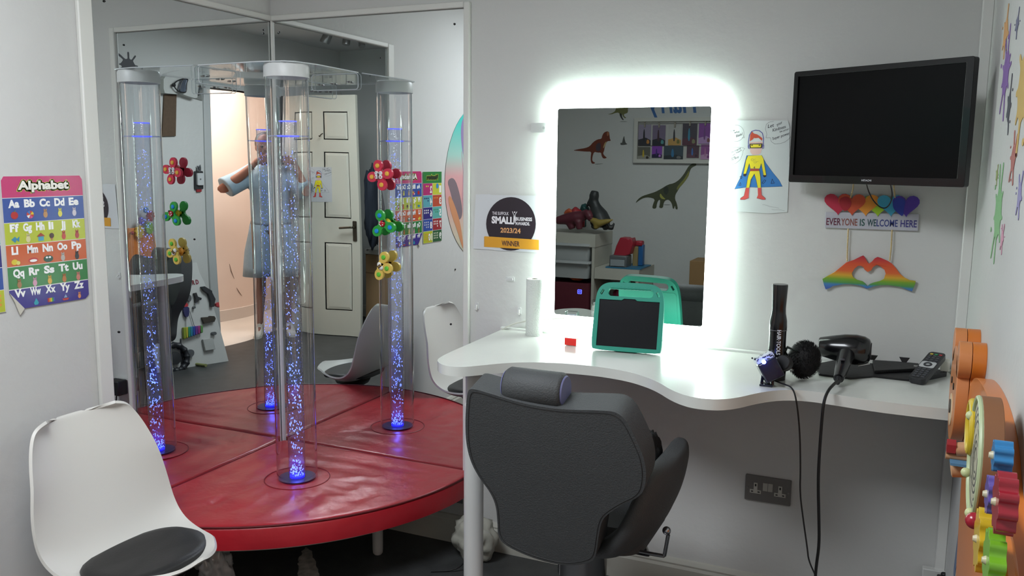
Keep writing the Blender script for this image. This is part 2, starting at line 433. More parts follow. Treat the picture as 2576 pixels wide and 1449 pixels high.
# ------------------------------------------------------------ bubble tube
t = thing('bubble_tube', (TX, TY, ZP), 'tall clear bubble tube with white cap and blue lit bubbles on the red platform', 'bubble tube')
acr = clear_mat('clear_acrylic', (.965, .97, .985), 1.42, 0.02, boost=2.6)
acr2 = clear_mat('wet_acrylic', (.90, .92, .98), 1.45, 0.03, bump=.6, boost=2.6)
edgem = clear_mat('acrylic_edge', (.9, .93, .95), 1.6, 0.15, body=.55)
def pipe(r, z0, z1, wl=.003, n=64):
    return MB().lathe([(r, z0), (r, z1)], (TX, TY, 0), n, caps=False)
zc0, zc1 = 1.747, 1.791
build('outer_tube', pipe(.0735, ZP+.002, zc1-.01), acr, t, ang=180)
build('inner_tube', pipe(.0305, ZP+.004, 1.599, .002, 48), acr2, t, ang=180)
build('cap', MB().lathe([(.0, zc0+.012), (.070, zc0+.012), (.0705, zc0), (.0775, zc0), (.0775, zc1-.008), (.074, zc1), (.0, zc1)], (TX, TY, 0), 64, caps=False), M('d5d7d6', .4), t, ang=40, label='white plastic cap')
blue_e = M('4a55ff', .3, emit=1.2, name='blue_rim_glow'); blue_b = M('1420ff', .3, emit=1.1, name='blue_lamp')  # rims get emission for light caught from the lamp below
build('inner_rim', MB().lathe([(.0287, 1.598), (.0310, 1.598), (.0310, 1.6005), (.0287, 1.6005), (.0287, 1.598)], (TX, TY, 0), 48, caps=False), blue_e, t, label='blue lit rim of the inner tube')
build('collar', MB().lathe([(.031, 1.546), (.070, 1.546), (.070, 1.5495), (.031, 1.5495), (.031, 1.546)], (TX, TY, 0), 48, caps=False), clear_mat('collar_plastic', (.75, .8, 1), 1.5, .05, body=.25), t)
build('collar_rim', MB().tube([(TX+.036*math.cos(a), TY+.036*math.sin(a), 1.548) for a in [2*PI*i/40 for i in range(41)]], .0022, 6), blue_e, t)
build('lamp_disc', MB().lathe([(0, ZP+.001), (.068, ZP+.001), (.068, ZP+.006), (0, ZP+.006)], (TX, TY, 0), 48, caps=False), M('0a0738', .3, name='blue_base'), t, label='dark blue base disc of the tube')
build('lamp', MB().lathe([(0, ZP+.006), (.027, ZP+.006), (.027, ZP+.012), (0, ZP+.012)], (TX, TY, 0), 32, caps=False), blue_b, t, label='bright blue lamp under the bubbles')
mb = MB()
for i in range(460):
    zz = ZP+.014+1.2*(random.random()**1.6); cl = noise.noise(Vector((0, 0, zz*14)))
    if cl < -.12 and random.random() < .7: continue
    a = random.uniform(0, 2*PI); r = .0245*math.sqrt(random.uniform(.15, 1))
    c = (TX+r*math.cos(a), TY+r*math.sin(a), zz); s_ = random.uniform(.7, 1.35)*(1 if zz < .8 else .75)
    rot = Matrix.Rotation(random.uniform(-.7, .7), 3, 'X') @ Matrix.Rotation(random.uniform(-.7, .7), 3, 'Y')
    mb.ell(c, (.0017*s_, .0017*s_, .0036*s_*random.uniform(.6, 1.4)), 6, rot=rot)
build('bubbles', mb, M('7088ff', .15, emit=1.6, name='bubble_glow'), t, ang=180, kind='stuff')  # emission stands in for the base lamp's light on the bubbles
def plight(name, loc, power, color, rad, parent=None):
    l = bpy.data.lights.new(name, 'POINT'); l.energy = power; l.color = color; l.shadow_soft_size = rad
    o = bpy.data.objects.new(name, l); COL.objects.link(o); o.location = loc; return o
plight('bubble_tube_led', (TX, TY, ZP+.05), .13, (.10, .12, 1), 0)
plight('bubble_tube_led', (TX, TY, ZP+.30), .30, (.15, .2, 1), 0)

# clear acrylic bracket holding the tube to both mirrors
t = thing('acrylic_bracket', (.2, -.2, zc1-.01), 'clear acrylic corner bracket holding the bubble tube cap to both mirrors', 'bracket')
zpl = 1.793
plate = [(.204, -.018), (.42, -.018), (.44, -.30), (.425, -.40), (.40, -.425), (.30, -.44), (.018, -.42), (.018, -.204)]
build('plate', MB().prism(plate, zpl, zpl+.004), clear_mat('bracket_acrylic', (.97, .98, .98), 1.35, 0.03, boost=.6), t, ang=0)
build('plate_edge', MB().tube([(x, y, zpl+.002) for x, y in plate[1:7]], .0022, 6), edgem, t)
for ax in (0, 1):
    rr = rrect(.204, 1.733, .418, zpl, .012, 4)
    fr = BACKF(-.0165) if ax == 0 else frame((.0165, 0, 0), (0, -1, 0), (0, 0, 1))
    build('wall_flange', MB().prism(rr, -.002, .002, mat=fr), clear_mat('flange_acrylic', (.97, .98, .98), 1.4, 0.03, body=.02), t, ang=0)
    e = [fr @ Vector((p[0], p[1], 0)) for p in rr]; build('flange_edge', MB().tube(e+[e[0]], .0014, 6), edgem, t)
    for a, z in ((.24, 1.755), (.30, 1.757), (.375, 1.762)):
        p = fr @ Vector((a, z, 0)); n = Vector((0, -1, 0)) if ax == 0 else Vector((1, 0, 0))
        build('screw', MB().cyl(p-n*.004, p+n*.009, .004, .003, 12), M('8d8d8d', .2, 1), t)

# ------------------------------------------------------------ suction spinner toys on the desk-side mirror
def spinner(cu, cv, body, hub, lobes, core, label, face):
    x, z = wz(cu, cv, -.035)
    t = thing('spinner_toy', (x, -.02, z), label, 'toy', 'suction spinner toys on the mirror')
    S = 1/700.0
    build('suction_cup', MB().cyl((x, -.0065, z), (x, -.014, z), .017, .008, 20).cyl((x, -.014, z), (x, -.026, z), .007, n=12), M(core, .4), t)
    for du, dv in lobes:
        px, pz = wz(cu+du, cv+dv, -.035)
        c = Vector((px, -.035, pz)); d = Vector((px-x, 0, pz-z)); L = d.length
        fr = frame((px, -.035, pz), (1, 0, 0), (0, 0, 1))
        lo = []
        ang0 = math.atan2(d.z, d.x)
        for k in range(28):
            a = 2*PI*k/28; rr = .0205*(1+.06*math.cos(2*(a-ang0)))
            lo.append((rr*math.cos(a), rr*math.sin(a)))
        mb = MB().prism(lo, -.006, .006, mat=fr)
        mid = Vector((x, -.035, z)).lerp(c, .5); nd = Vector((-d.z, 0, d.x)).normalized()*.013
        a_, b_ = Vector((x, 0, z)), Vector((px, 0, pz))
        mb.prism([((a_+nd).x-px, (a_+nd).z-pz), ((a_-nd).x-px, (a_-nd).z-pz), ((b_-nd).x-px, (b_-nd).z-pz), ((b_+nd).x-px, (b_+nd).z-pz)], -.005, .005, mat=fr)
        lobe = build('lobe', mb, M(body, .4), t, bevel=.002, ang=50)
        build('lobe_button', MB().lathe([(.0088, .0), (.0088, .003), (.006, .0055), (.001, .006)], n=20, mat=frame((px, -.041, pz), (1, 0, 0), (0, 0, 1))), M(hub, .35), t, label='domed coloured button')
    fr = frame((x, -.041, z), (1, 0, 0), (0, 0, 1))
    if face == 'butterfly':
        mb = MB()
        for a, b in ((-.009, .008), (.009, .008), (-.0085, -.006), (.0085, -.006)): mb.lathe([(.008, 0), (.0075, .004), (.004, .006), (.001, .006)], (a, b, 0), 18, mat=fr)
        build('butterfly', mb, M('ece9ea', .4), t)
        mb = MB().box((-.0010, -.010, .005), (.0010, .009, .0075), 0, fr).cyl((-.001, -.012, .006), (-.005, -.017, .006), .0009, mat=fr, n=8).cyl((.001, -.012, .006), (.005, -.017, .006), .0009, mat=fr, n=8)
        for a, b in ((-.010, -.006), (.010, -.006), (-.009, .010), (.009, .010)): mb.lathe([(.0034 if b < 0 else .0018, .0055), (.001, .0075)], (a, b, 0), 12, 1 if b < 0 else 0, fr)
        build('butterfly_marks', mb, [M('1c1c20', .4), M('b01030', .4)], t)
    elif face == 'ladybug':
        build('ladybug', MB().lathe([(.0125, 0), (.012, .004), (.008, .008), (.002, .0095)], n=24, mat=fr), M('b5121c', .3), t)
        mb = MB()
        for a, b in ((-.006, .005), (.005, -.004), (-.003, -.007), (-.008, -.003)): mb.ell((a, b, .0075), (.003, .003, .0015), 10, 0, fr)
        mb.ell((.008, .010, .004), (.005, .005, .004), 12, 1, fr)
        build('ladybug_spots', mb, [M('f2eef0', .4), M('151515', .4)], t)
    else:
        mb = MB().ell((-.002, .006, .002), (.009, .010, .006), 14, 0, fr).ell((.006, -.006, .002), (.010, .009, .006), 14, 0, fr)
        build('bee_wings', mb, M('efece4', .4), t)
        mb = MB().ell((.002, 0, .006), (.0055, .0095, .005), 14, 0, fr, rot=Matrix.Rotation(-.8, 3, 'Z'))
        for k in (-1, 0, 1): mb.box((-.0052, k*.005-.0012, .004), (.0052, k*.005+.0012, .0115), 1, fr @ Matrix.Translation((.002, 0, 0)) @ Matrix.Rotation(-.8, 4, 'Z'))
        build('bee', mb, [M('d8a95a', .4), M('141414', .4)], t)
    return t
spinner(955, 441, 'd5334f', 'eeb84a', [(-3, -24), (-17, 4), (21, -4), (7, 24)], 'd88a30', 'red spinner toy with yellow buttons and a white butterfly, highest on the mirror', 'butterfly')
spinner(964, 562, '2ba23c', '1f8fe0', [(-7, -20), (-14, 19), (19, 10)], 'd9c82a', 'green spinner toy with blue buttons and a ladybird, between the red and the yellow ones', 'ladybug')
spinner(958, 669, 'e3c25c', '63c43c', [(9, -22), (-3, 21), (17, 6)], 'e39a2a', 'yellow spinner toy with green buttons and a bee, lowest of three stuck on the mirror', 'bee')

# ------------------------------------------------------------ desk
ZD = .862
t = thing('desk', (1.8, -.3, 0), 'white wavy-fronted wall desk on a round white leg', 'desk')
front = [(2.518,-.448),(2.488,-.450),(2.39,-.452),(2.297,-.449),(2.20,-.431),(2.126,-.419),(2.06,-.445),(2.01,-.505),(1.967,-.585),(1.922,-.625),(1.86,-.631),(1.80,-.59),(1.73,-.50),(1.656,-.446),(1.60,-.425),(1.524,-.412),(1.40,-.422),(1.31,-.458),(1.255,-.50),(1.21,-.555),(1.17,-.60),(1.13,-.612),(1.09,-.595),(1.055,-.555),(1.043,-.50),(1.038,-.42)]
fl = [(p.x, p.y) for p in smooth_line([(x, y, 0) for x, y in front], 2)]
top = [(1.028, -.019), (2.490, -.019), (2.490, -.038), (2.518, -.038)] + fl
deskm = M('dadcd6', .22, bump=.05, bscale=12, var=.02, name='white_worktop', coat=.15)
build('worktop', MB().prism(top[::-1], ZD-.030, ZD), deskm, t, bevel=.009, bseg=4)
# leg: wide tube with a slimmer inner tube above
lx, ly = 1.157, -.500
build('leg', MB().lathe([(.028, .0), (.031, .004), (.031, .72), (.0285, .724), (.0265, .727), (.0265, ZD-.03)], (lx, ly, 0), 40), M('cfcfcd', .4), t, ang=30)
build('bracket', MB().box((lx-.05, ly-.05, ZD-.034), (lx+.05, ly+.05, ZD-.030)), M('b0b0b0', .4, .5), t)
struct('trim_3', MB().box((1.018, -.008, .11), (1.245, -.001, .86)), M('c9c9c5', .7), bevel=.003)   # painted panel on the wall under the desk
struct('trim_4', MB().box((1.02, -.018, .835), (XR, -.001, .870)), M('d3d4d0', .5), bevel=.002)       # batten behind the worktop

# ------------------------------------------------------------ lit mirror
t = thing('lit_mirror', (1.495, -.02, .89), 'rectangular mirror with a brightly lit white border above the desk', 'mirror')
o_ = rrect(1.204, .897, 1.789, 1.688, .045, 8); i_ = rrect(1.236, .938, 1.757, 1.648, .008, 4)
led = M('f1fff9', .4, emit=LED_POWER, name='led_border')
build('mirror_glass', MB().prism(i_, .0, .004, mat=BACKF(-.027)), mirror_mat('b7bcb8'), t, ang=0)
build('lit_border', MB().prism([o_, i_], 0, .0035, mat=BACKF(-.027)), led, t, ang=0)
build('back_box', MB().prism(rrect(1.25, .95, 1.745, 1.64, .01), 0, .022, mat=BACKF(-.004)), M('cfd2d0', .5), t, ang=0)
ed = rrect(1.232, .925, 1.761, 1.66, .02, 4); ei = rrect(1.246, .939, 1.747, 1.646, .02, 4)
build('back_light_strip', MB().prism([ed, ei], 0, .012, mat=BACKF(-.012)), M('f1fff9', .4, emit=LED_POWER*1.5, name='led_strip'), t, ang=0)
gl = rrect(1.200, .893, 1.793, 1.692, .048, 8)
build('glass_edge', MB().tube([(p[0], -.029, p[1]) for p in gl+gl[:1]], .0022, 6), clear_mat('glass_edge', (.8, .95, .9), 1.5, .05, body=.3), t)
x, z = wz(1458, 734, -.032)
a = Art(BACKF(-.0315)); s_ = .0075
a.slab([rrect(x-s_, z-s_, x+s_, z+s_, .002), rrect(x-s_+.0015, z-s_+.0015, x+s_-.0015, z+s_-.0015, .0015)], M('3038ff', .4, emit=5, name='touch_icon'), .0003)
a.slab([circ(x, z, .0036), circ(x, z, .0024)], M('3038ff', .4, emit=5, name='touch_icon'), .0003)
a.done('touch_icon', t, label='small glowing blue touch switch symbol')
# power lead of the lit mirror
pts = smooth_line([on(1, -.025, 1262, 830), on(1, -.03, 1275, 822), on(1, -.03, 1300, 812), on(1, -.03, 1332, 806), on(1, -.03, 1420, 800)], 2)
for p in pts: p.z = max(p.z, ZD+.004)
tag(build('mirror_lead', MB().tube(pts, .0028, 8), M('c9c9be', .5)), 'thin white lead running along the wall behind the paper roll', 'cable')

# ------------------------------------------------------------ things on the desk
t = thing('paper_roll', (1.173, -.062, ZD), 'white paper towel roll standing on the desk left of the lit mirror', 'paper roll')
build('paper', MB().lathe([(.010, .0), (.029, 0), (.0298, .002), (.0298, .199), (.029, .201), (.010, .201)], (1.173, -.062, ZD), 48, caps=False), M('d9ded8', .9, bump=.5, bscale=220, name='embossed_paper'), t, ang=50)
build('core', MB().lathe([(.0100, .0), (.0100, .1995), (.0092, .1995), (.0092, 0)], (1.173, -.062, ZD), 32, caps=False), M('a9937b', .9), t)
t = thing('liquid_timer', (1.352, -.165, ZD), 'clear block toy with red liquid at its base, left of the green tablet', 'timer')
cl = clear_mat('timer_plastic', (.97, .98, .98), 1.5, .01)
cx, cy = 1.352, -.165
build('clear_block', MB().box((cx-.021, cy-.014, ZD+.0), (cx+.021, cy+.014, ZD+.116)), cl, t, ang=0, bevel=.002)
build('red_liquid', MB().box((cx-.020, cy-.012, ZD+.0025), (cx+.020, cy+.012, ZD+.027)), M('f8180a', .2, sss=.3, name='red_liquid'), t, ang=0, label='red liquid')
build('inner_slide', MB().box((cx-.012, cy-.002, ZD+.085), (cx+.012, cy+.002, ZD+.087)).box((cx-.016, cy-.006, ZD+.104), (cx+.016, cy+.006, ZD+.106)), clear_mat('timer_slide', (.8, .84, .9), 1.5, .1, body=.3), t)

# tablet in a green case
o0 = Vector((1.549, -.196, ZD+.004)); uu = Vector((1, .11, 0)).normalized(); n0 = Vector((uu.y, -uu.x, 0))
vv = (Vector((0, 0, 1))-n0*.27).normalized()
TF = frame(o0, uu, vv)
t = thing('tablet', o0-Vector((0, 0, .004)), 'tablet in a green rubber case standing before the lit mirror', 'tablet')
outl = rrect(-.112, 0, .112, .222, .018, 5)
outl = [(-.104, .0), (.104, .0), (.114, .010), (.113, .12), (.111, .17), (.104, .20), (.088, .217), (.062, .224), (-.062, .224), (-.088, .217), (-.104, .20), (-.111, .17), (-.113, .12), (-.114, .010)]
outl = smooth_poly(outl, 2)
hh = rrect(-.072, .178, .076, .205, .0125, 5); s1 = [(-.098, .185), (-.092, .180), (-.084, .196), (-.090, .200)]; s2 = [(.098, .185), (.092, .180), (.084, .196), (.090, .200)]
scr = [(-.098, .014), (.098, .014), (.098, .166), (.025, .166), (.018, .171), (-.018, .171), (-.025, .166), (-.098, .166)]
grn = M('14806f', .55, bump=.05, name='green_rubber', sss=.0)
build('case', MB().prism([outl, hh, s1, s2, scr], -.016, .004, mat=TF), M('14907a', .55, name='green_rubber2'), t, ang=30, bevel=.002)
build('case_back', MB().prism([(x_*.98, y_) for x_, y_ in rrect(-.105, .008, .105, .172, .01)], -.017, -.012, mat=TF), M('14907a', .55, name='green_rubber2'), t, ang=0)
build('handle_grip', MB().tube([TF @ Vector((x_*.001, .209, -.004)) for x_ in range(-66, 70, 6)], [.0075+.0012*(i % 2) for i in range(-11, 12)], 10), M('14907a', .55, name='green_rubber2'), t)
build('screen', MB().prism([(x_*.995, y_) for x_, y_ in scr], -.010, -.001, mat=TF), M('15161a', .18, name='dark_screen'), t, ang=0, label='dark switched-off screen')
p1 = TF @ Vector((0, .10, -.018)); base_ = Vector((p1.x, p1.y+.075, ZD+.004))
build('kickstand', MB().tube([TF @ Vector((-.04, .12, -.020)), Vector((p1.x-.045, p1.y+.05, ZD+.006)), Vector((p1.x+.045, p1.y+.06, ZD+.006)), TF @ Vector((.04, .12, -.020))], .005, 8), M('14907a', .55, name='green_rubber2'), t)

# black hair styling tool standing upright
hb, ht = on(1, -.33, 1952, 930), on(1, -.33, 1963, 715)
t = thing('hair_tool', (hb.x, hb.y, ZD), 'black upright hair tool with a flared top and white lettering', 'hair tool')
ax_ = (ht-hb).normalized(); blk = M('0d0d10', .22, coat=.3, name='gloss_black'); blkm = M('141418', .45, name='satin_black')
hb.z = ZD+.001; ax_ = (ht-hb).normalized(); L = (ht-hb).length
HF = frame(hb, Vector((1, 0, 0)), Vector((0, 1, 0))); 
prof = [(.0, 0), (.027, 0), (.028, .03), (.0265, .06), (.0235, .10), (.0235, .135), (.0245, .150), (.0235, .17), (.0195, .19), (.0188, .205), (.0215, L-.004), (.0205, L), (0, L)]
rs = []
e1 = Vector((1, 0, 0)); e1 = (e1-ax_*e1.dot(ax_)).normalized(); e2 = ax_.cross(e1)
for r, z in prof: rs.append([hb+ax_*z+e1*math.cos(2*PI*k/40)*max(r, .0005)+e2*math.sin(2*PI*k/40)*max(r, .0005) for k in range(40)])
build('body', MB().rings(rs), blk, t, ang=50)
build('seam', MB().tube([hb+ax_*.143+e1*math.cos(a)*.0243+e2*math.sin(a)*.0243 for a in [2*PI*i/40 for i in range(41)]], .0008, 6), M('77777a', .3), t)
# lettering wrapped on the tube, reading downwards
def wrap_text(txt, z_hi, z_lo, width, ang0, col, name, par):
    vs_, fs = text_mesh(txt, .03); R = .0247; P = []
    vdir = (CAM-hb); vdir.z = 0; vdir.normalize()
    for a, b in vs_:
        z = z_hi+(z_lo-z_hi)*a; w = (b-.5)*width
        th = w/R+ang0; d = (vdir*math.cos(th)+Vector((-vdir.y, vdir.x, 0))*math.sin(th))
        R2 = .0254
        P.append(hb+ax_*z+d*R2)
    build(name, MB().add(P, fs), M(col, .5), par, ang=0)
wrap_text('HAIR\u00b7TOOLS', .146, .075, .011, .15, 'c9ccd2', 'lettering', t)
for dx in (0, .010): build('button', MB().ell(on(1, -.365, 1954+dx*900, 901), .0022, 8), M('c0c0c6', .3), t)

# little projector lamp cube with a blue light
pc = on(1, -.415, 1936, 928)
t = thing('projector_lamp', (pc.x, pc.y, ZD), 'small dark cube lamp with a clear spotted lens and blue light, on the desk', 'projector lamp')
PFm = Matrix.Translation(pc) @ Matrix.Rotation(math.radians(22), 4, 'Z') @ Matrix.Rotation(math.radians(-28), 4, 'Y') @ Matrix.Rotation(math.radians(-10), 4, 'X')
dk = M('10142c', .25, coat=.3, name='dark_blue_plastic')
build('housing', MB().box((-.027, -.024, -.030), (.027, .026, .026), 0, PFm), dk, t, bevel=.004)
build('lens_block', MB().box((-.026, -.022, .027), (.026, .024, .042), 0, PFm), clear_mat('lens', (.85, .88, .95), 1.5, .05, body=.45), t, bevel=.002, label='clear lens block with dark spots')
mb = MB()
for i in range(16): 
    a_, b_ = random.uniform(-.024, .024), random.uniform(.028, .040)
    mb.box((a_-.0018, -.0235, b_-.0014), (a_+.0018, -.0222, b_+.0014), 0, PFm)
for i in range(14):
    a_, b_ = random.uniform(-.023, .023), random.uniform(-.02, .022); mb.box((a_-.0018, b_-.0016, .0421), (a_+.0018, b_+.0016, .0428), 0, PFm)
for cxx in ((-.026, -.022), (.026, -.022), (-.026, .024), (.026, .024)): mb.ell(PFm @ Vector((cxx[0], cxx[1], .044)), .0028, 8)
build('lens_spots', mb, M('15151c', .4), t)
build('led', MB().ell(PFm @ Vector((-.008, -.024, .027)), (.006, .004, .006), 12), M('5a70ff', .3, emit=14, name='blue_led'), t, label='bright blue light')
plight('projector_lamp_led', tuple(PFm @ Vector((-.008, -.040, .030))), .02, (.05, .08, 1), 0)
fb = on(2, ZD, 1928, 972)
mb = MB().box((fb.x-.018, fb.y-.006, ZD), (fb.x+.016, fb.y+.024, ZD+.006))
for s_ in (-1, 1): mb.tube([(fb.x+s_*.014, fb.y+.008, ZD+.004), (fb.x+s_*.014, fb.y+.012, ZD+.028), PFm @ Vector((s_*.02, 0, -.026))], .005, 8)
build('stand', mb, dk, t)
build('back_knob', MB().tube([on(1, -.39, 1968, 912), on(1, -.37, 1978, 915)], .022, 24), blkm, t, bevel=.003)

# fluffy black pad with chrome handle
fc = on(1, -.30, 2021, 901)
t = thing('fluffy_brush', (fc.x, fc.y, ZD), 'round fluffy black brush with a chrome handle, between the hair tool and the dryer', 'brush')
mb = MB(); 
fcz = Vector((fc.x+.003, fc.y, ZD+.058))
mb.ell(fcz, (.042, .037, .050), 24)
for i in range(2600):
    d = Vector((random.gauss(0, 1), random.gauss(0, 1), random.gauss(0, 1))).normalized()
    p = fcz+Vector((d.x*.041, d.y*.036, d.z*.049)); 
    tn = Vector((-d.z*.5, random.uniform(-.3, .3), d.x))*.9
    q = p+(d*.5+tn*.9).normalized()*random.uniform(.008, .014); q.z = max(q.z, ZD+.001); q2 = p.lerp(q, .5)+d*.002
    s_ = d.cross(Vector((.3, .5, .8))).normalized()*.0009
    b = len(mb.v); mb.v += [p-s_, p+s_, q2+s_*.7, q2-s_*.7, q]; mb.f += [(b, b+1, b+2, b+3), (b+3, b+2, b+4)]; mb.m += [0, 0]
build('fluff', mb, M('0b0b0c', .8, name='black_fluff'), t, ang=180, kind='stuff')
build('handle', MB().tube([fcz+Vector((-.052, -.01, .004)), fcz+Vector((-.030, -.005, -.002))], [.013, .016], 20).tube([fcz+Vector((-.040, -.022, -.022)), fcz+Vector((-.02, -.012, -.03))], .006, 12), M('b9b9bd', .15, 1, name='chrome'), t, label='chrome handle')
build('guard', MB().tube([fcz+Vector((-.016, -.034, .030)), fcz+Vector((-.045, -.03, .038)), fcz+Vector((-.052, -.03, .022)), fcz+Vector((-.040, -.030, .002)), fcz+Vector((-.028, -.030, -.006))], [.003, .010, .012, .009, .003], 12, flat=.35), M('1b2420', .2, name='smoky_plastic'), t)

# hair dryer lying on the straps
d0, d1 = on(1, -.165, 2058, 893), on(1, -.17, 2190, 888)
t = thing('hair_dryer', ((d0.x+d1.x)/2, -.17, ZD), 'glossy black hair dryer lying on its side with its handle towards the front', 'hair dryer')
rs = []; N = 40; ax_ = (d1-d0).normalized(); L = (d1-d0).length
for f, r in ((0, .024), (.02, .027), (.25, .035), (.5, .0425), (.72, .0445), (.88, .041), (.97, .034), (1.0, .026)):
    c = d0+ax_*L*f; c.z = ZD+.030+.044; rs.append([c+Vector((0, math.cos(2*PI*k/N), math.sin(2*PI*k/N)))*r for k in range(N)])
build('barrel', MB().rings(rs), blk, t, ang=60)
cc = d1.copy(); cc.z = ZD+.074
build('rear_grille', MB().tube([cc+Vector((-.004, 0, 0)), cc+Vector((.002, 0, 0))], .024, 32), M('26262a', .4), t)
build('silver_label', MB().tube([d1+Vector((-.030, -.012, -.038)), d1+Vector((.0, -.012, -.028))], .007, 10, flat=.3), M('c6c6c4', .3), t, label='silver strip')
h0, h1 = on(1, -.21, 2128, 893), on(1, -.335, 2110, 945); h0.z = ZD+.062; h1.z = ZD+.022
build('handle', MB().tube([h0, h0.lerp(h1, .35), h0.lerp(h1, .7), h1], [.024, .0195, .0175, .014], 24), blk, t, ang=50)
h2 = h1+(h1-h0).normalized()*.02; h2.z = ZD+.013
build('cord_guard', MB().tube([h1, h1.lerp(h2, .5), h2], [.010, .0085, .006], 16), blkm, t)
mb = MB().box((-.006, -.012, -.002), (.006, .012, .004), 0, Matrix.Translation(h0.lerp(h1, .5)+Vector((0, 0, .019))) @ Matrix.Rotation(-.3, 4, 'X'))
build('switch', mb, M('3a3a40', .3), t, bevel=.002)

# black straps / cape under the dryer
blks = M('111113', .55, bump=.1, bscale=80, name='black_cloth')
def slabpx(px, h, name, label, cat, zb_=ZD, mat=None):
    pts = [on(2, zb_+h, *p) for p in px]
    loop = [(p.x, p.y) for p in pts]
    o = build(name, MB().prism(loop, zb_+.0005, zb_+h), mat or blks, ang=30, bevel=.002); return tag(o, label, cat)
slabpx([(2050,915),(2100,905),(2200,905),(2318,921),(2318,930),(2290,955),(2200,945),(2140,950),(2060,940)], .006, 'folded_strap', 'black cloth strap lying flat on the desk under the hair dryer', 'strap')
t = thing('clip_roll', (2.30, -.14, ZD+.007), 'long black holder with toothed end and small clips, on the strap beside the remote', 'holder')
pts = [on(2, ZD+.016, *p) for p in [(2195,905),(2310,912),(2318,926),(2200,932)]]
build('holder_body', MB().prism([(p.x, p.y) for p in pts], ZD+.007, ZD+.016), blks, t, bevel=.002, ang=0)
for u, v in ((2195, 900), (2275, 906)):
    p = on(1, -.115, u, v); mm_ = BACKF(p.y)
    build('clip', MB().prism([(p.x-.006, p.z-.006), (p.x+.006, p.z-.006), (p.x+.014, p.z+.008), (p.x-.014, p.z+.008)], -.003, .003, mat=mm_), blkm, t, ang=0)
mb = MB()
for i in range(6):
    p = on(2, ZD+.016, 2300+i*3.4, 922+i*.3); mb.box((p.x-.001, p.y-.002, ZD+.015), (p.x+.001, p.y+.006, ZD+.019))
build('teeth', mb, M('c9c9c4', .4), t)

def remote(name, label, pa, pb, w, zlo, zhi, h, extra):
    a = Vector(pa); b = Vector(pb)
    t = thing(name, ((a.x+b.x)/2, (a.y+b.y)/2, min(a.z, b.z)), label, 'remote control')
    u = (b-a); L = u.length; u.normalize(); fr = frame((a+b)/2, u, Vector((0, 0, 1)).cross(u))
    build('body', MB().prism(rrect(-L/2, -w/2, L/2, w/2, .012, 5), 0, h, mat=fr), M('1d1e22', .35, name='remote_black'), t, bevel=.004, bseg=3)
    bts = [MB(), MB()]
    for i in range(13):
        for j in (-1, 0, 1):
            x_ = -L/2+.016+i*(L-.032)/12
            if .42*L < x_+L/2 < .62*L and extra: continue
            mi = [1, 2, 3][j+1] if i == 12 and extra else 0
            bts[1 if (x_ > 0 and extra) else 0].box((x_-.0032, j*w*.27-.004, h), (x_+.0032, j*w*.27+.004, h+.0012), mi, fr)
    for bt in bts[:2 if extra else 1]: build('buttons', bt, [M('4a4b50', .5), M('b03a3a', .5), M('2e8a55', .5), M('c8b03c', .5)], t, ang=0)
    if extra:
        build('silver_panel', MB().prism(rrect(-L*.08, -w*.44, L*.12, w*.44, .006), h, h+.0012, mat=fr), M('b9babb', .35), t, ang=0, label='silver panel around the centre buttons')
        build('navigation_ring', MB().lathe([(.006, h+.001), (.006, h+.003), (.011, h+.003), (.012, h+.001)], (L*.02, 0, 0), 20, mat=fr), M('2a2b30', .4), t)
    return t
ra, rb = on(2, ZD+.006, 2305, 962), on(1, -.09, 2370, 918)
remote('remote_control', 'black remote lying level on the desk, half under the tilted remote', (2.395, -.165, ZD), (2.468, -.055, ZD), .040, 0, 0, .014, False)
remote('remote_control', 'dark grey remote with silver panel and coloured buttons, tilted on top of the other remote', (ra.x, ra.y, ZD+.002), (2.455, -.06, ZD+.052), .046, 0, 0, .016, True)
tag(build('small_box', MB().box((2.462, -.075, ZD+.0145), (2.486, -.030, ZD+.045)), M('d8d4c8', .6), ang=0, bevel=.002), 'small white box in the desk corner beside the remotes', 'box')

# cables hanging over the desk front
def hang(name, label, px, ys, r, grp=None):
    pts = [on(1, y, *p) for p, y in zip(px, ys)]
    for i, p in enumerate(pts):
        if p.y > -.45 and ys[i] > -.45: p.z = max(ZD+r+.001, p.z)
    o = build(name, MB().tube(smooth_line(pts, 2), r, 8), M('0c0c0d', .45, name='black_cable')); return tag(o, label, 'cable')
q = [(1950,958),(1970,966),(1992,973),(2003,1000),(2012,1080),(2014,1180),(2012,1240),(2021,1310),(2031,1380),(2034,1410),(2052,1449),(2062,1480)]
hang('lamp_cable', 'thin black cable hanging from the projector lamp over the desk front', q, [-.41,-.43,-.455,-.475]+[-.47]*8, .0022)
q = [(2108,958),(2098,966),(2083,982),(2072,1010),(2067,1060),(2060,1160),(2058,1220),(2060,1300),(2061,1370),(2053,1425),(2050,1470)]
hang('dryer_cable', 'thicker black cable hanging from the hair dryer over the desk front', q, [-.37,-.42,-.465,-.492]+[-.492]*7, .0042)

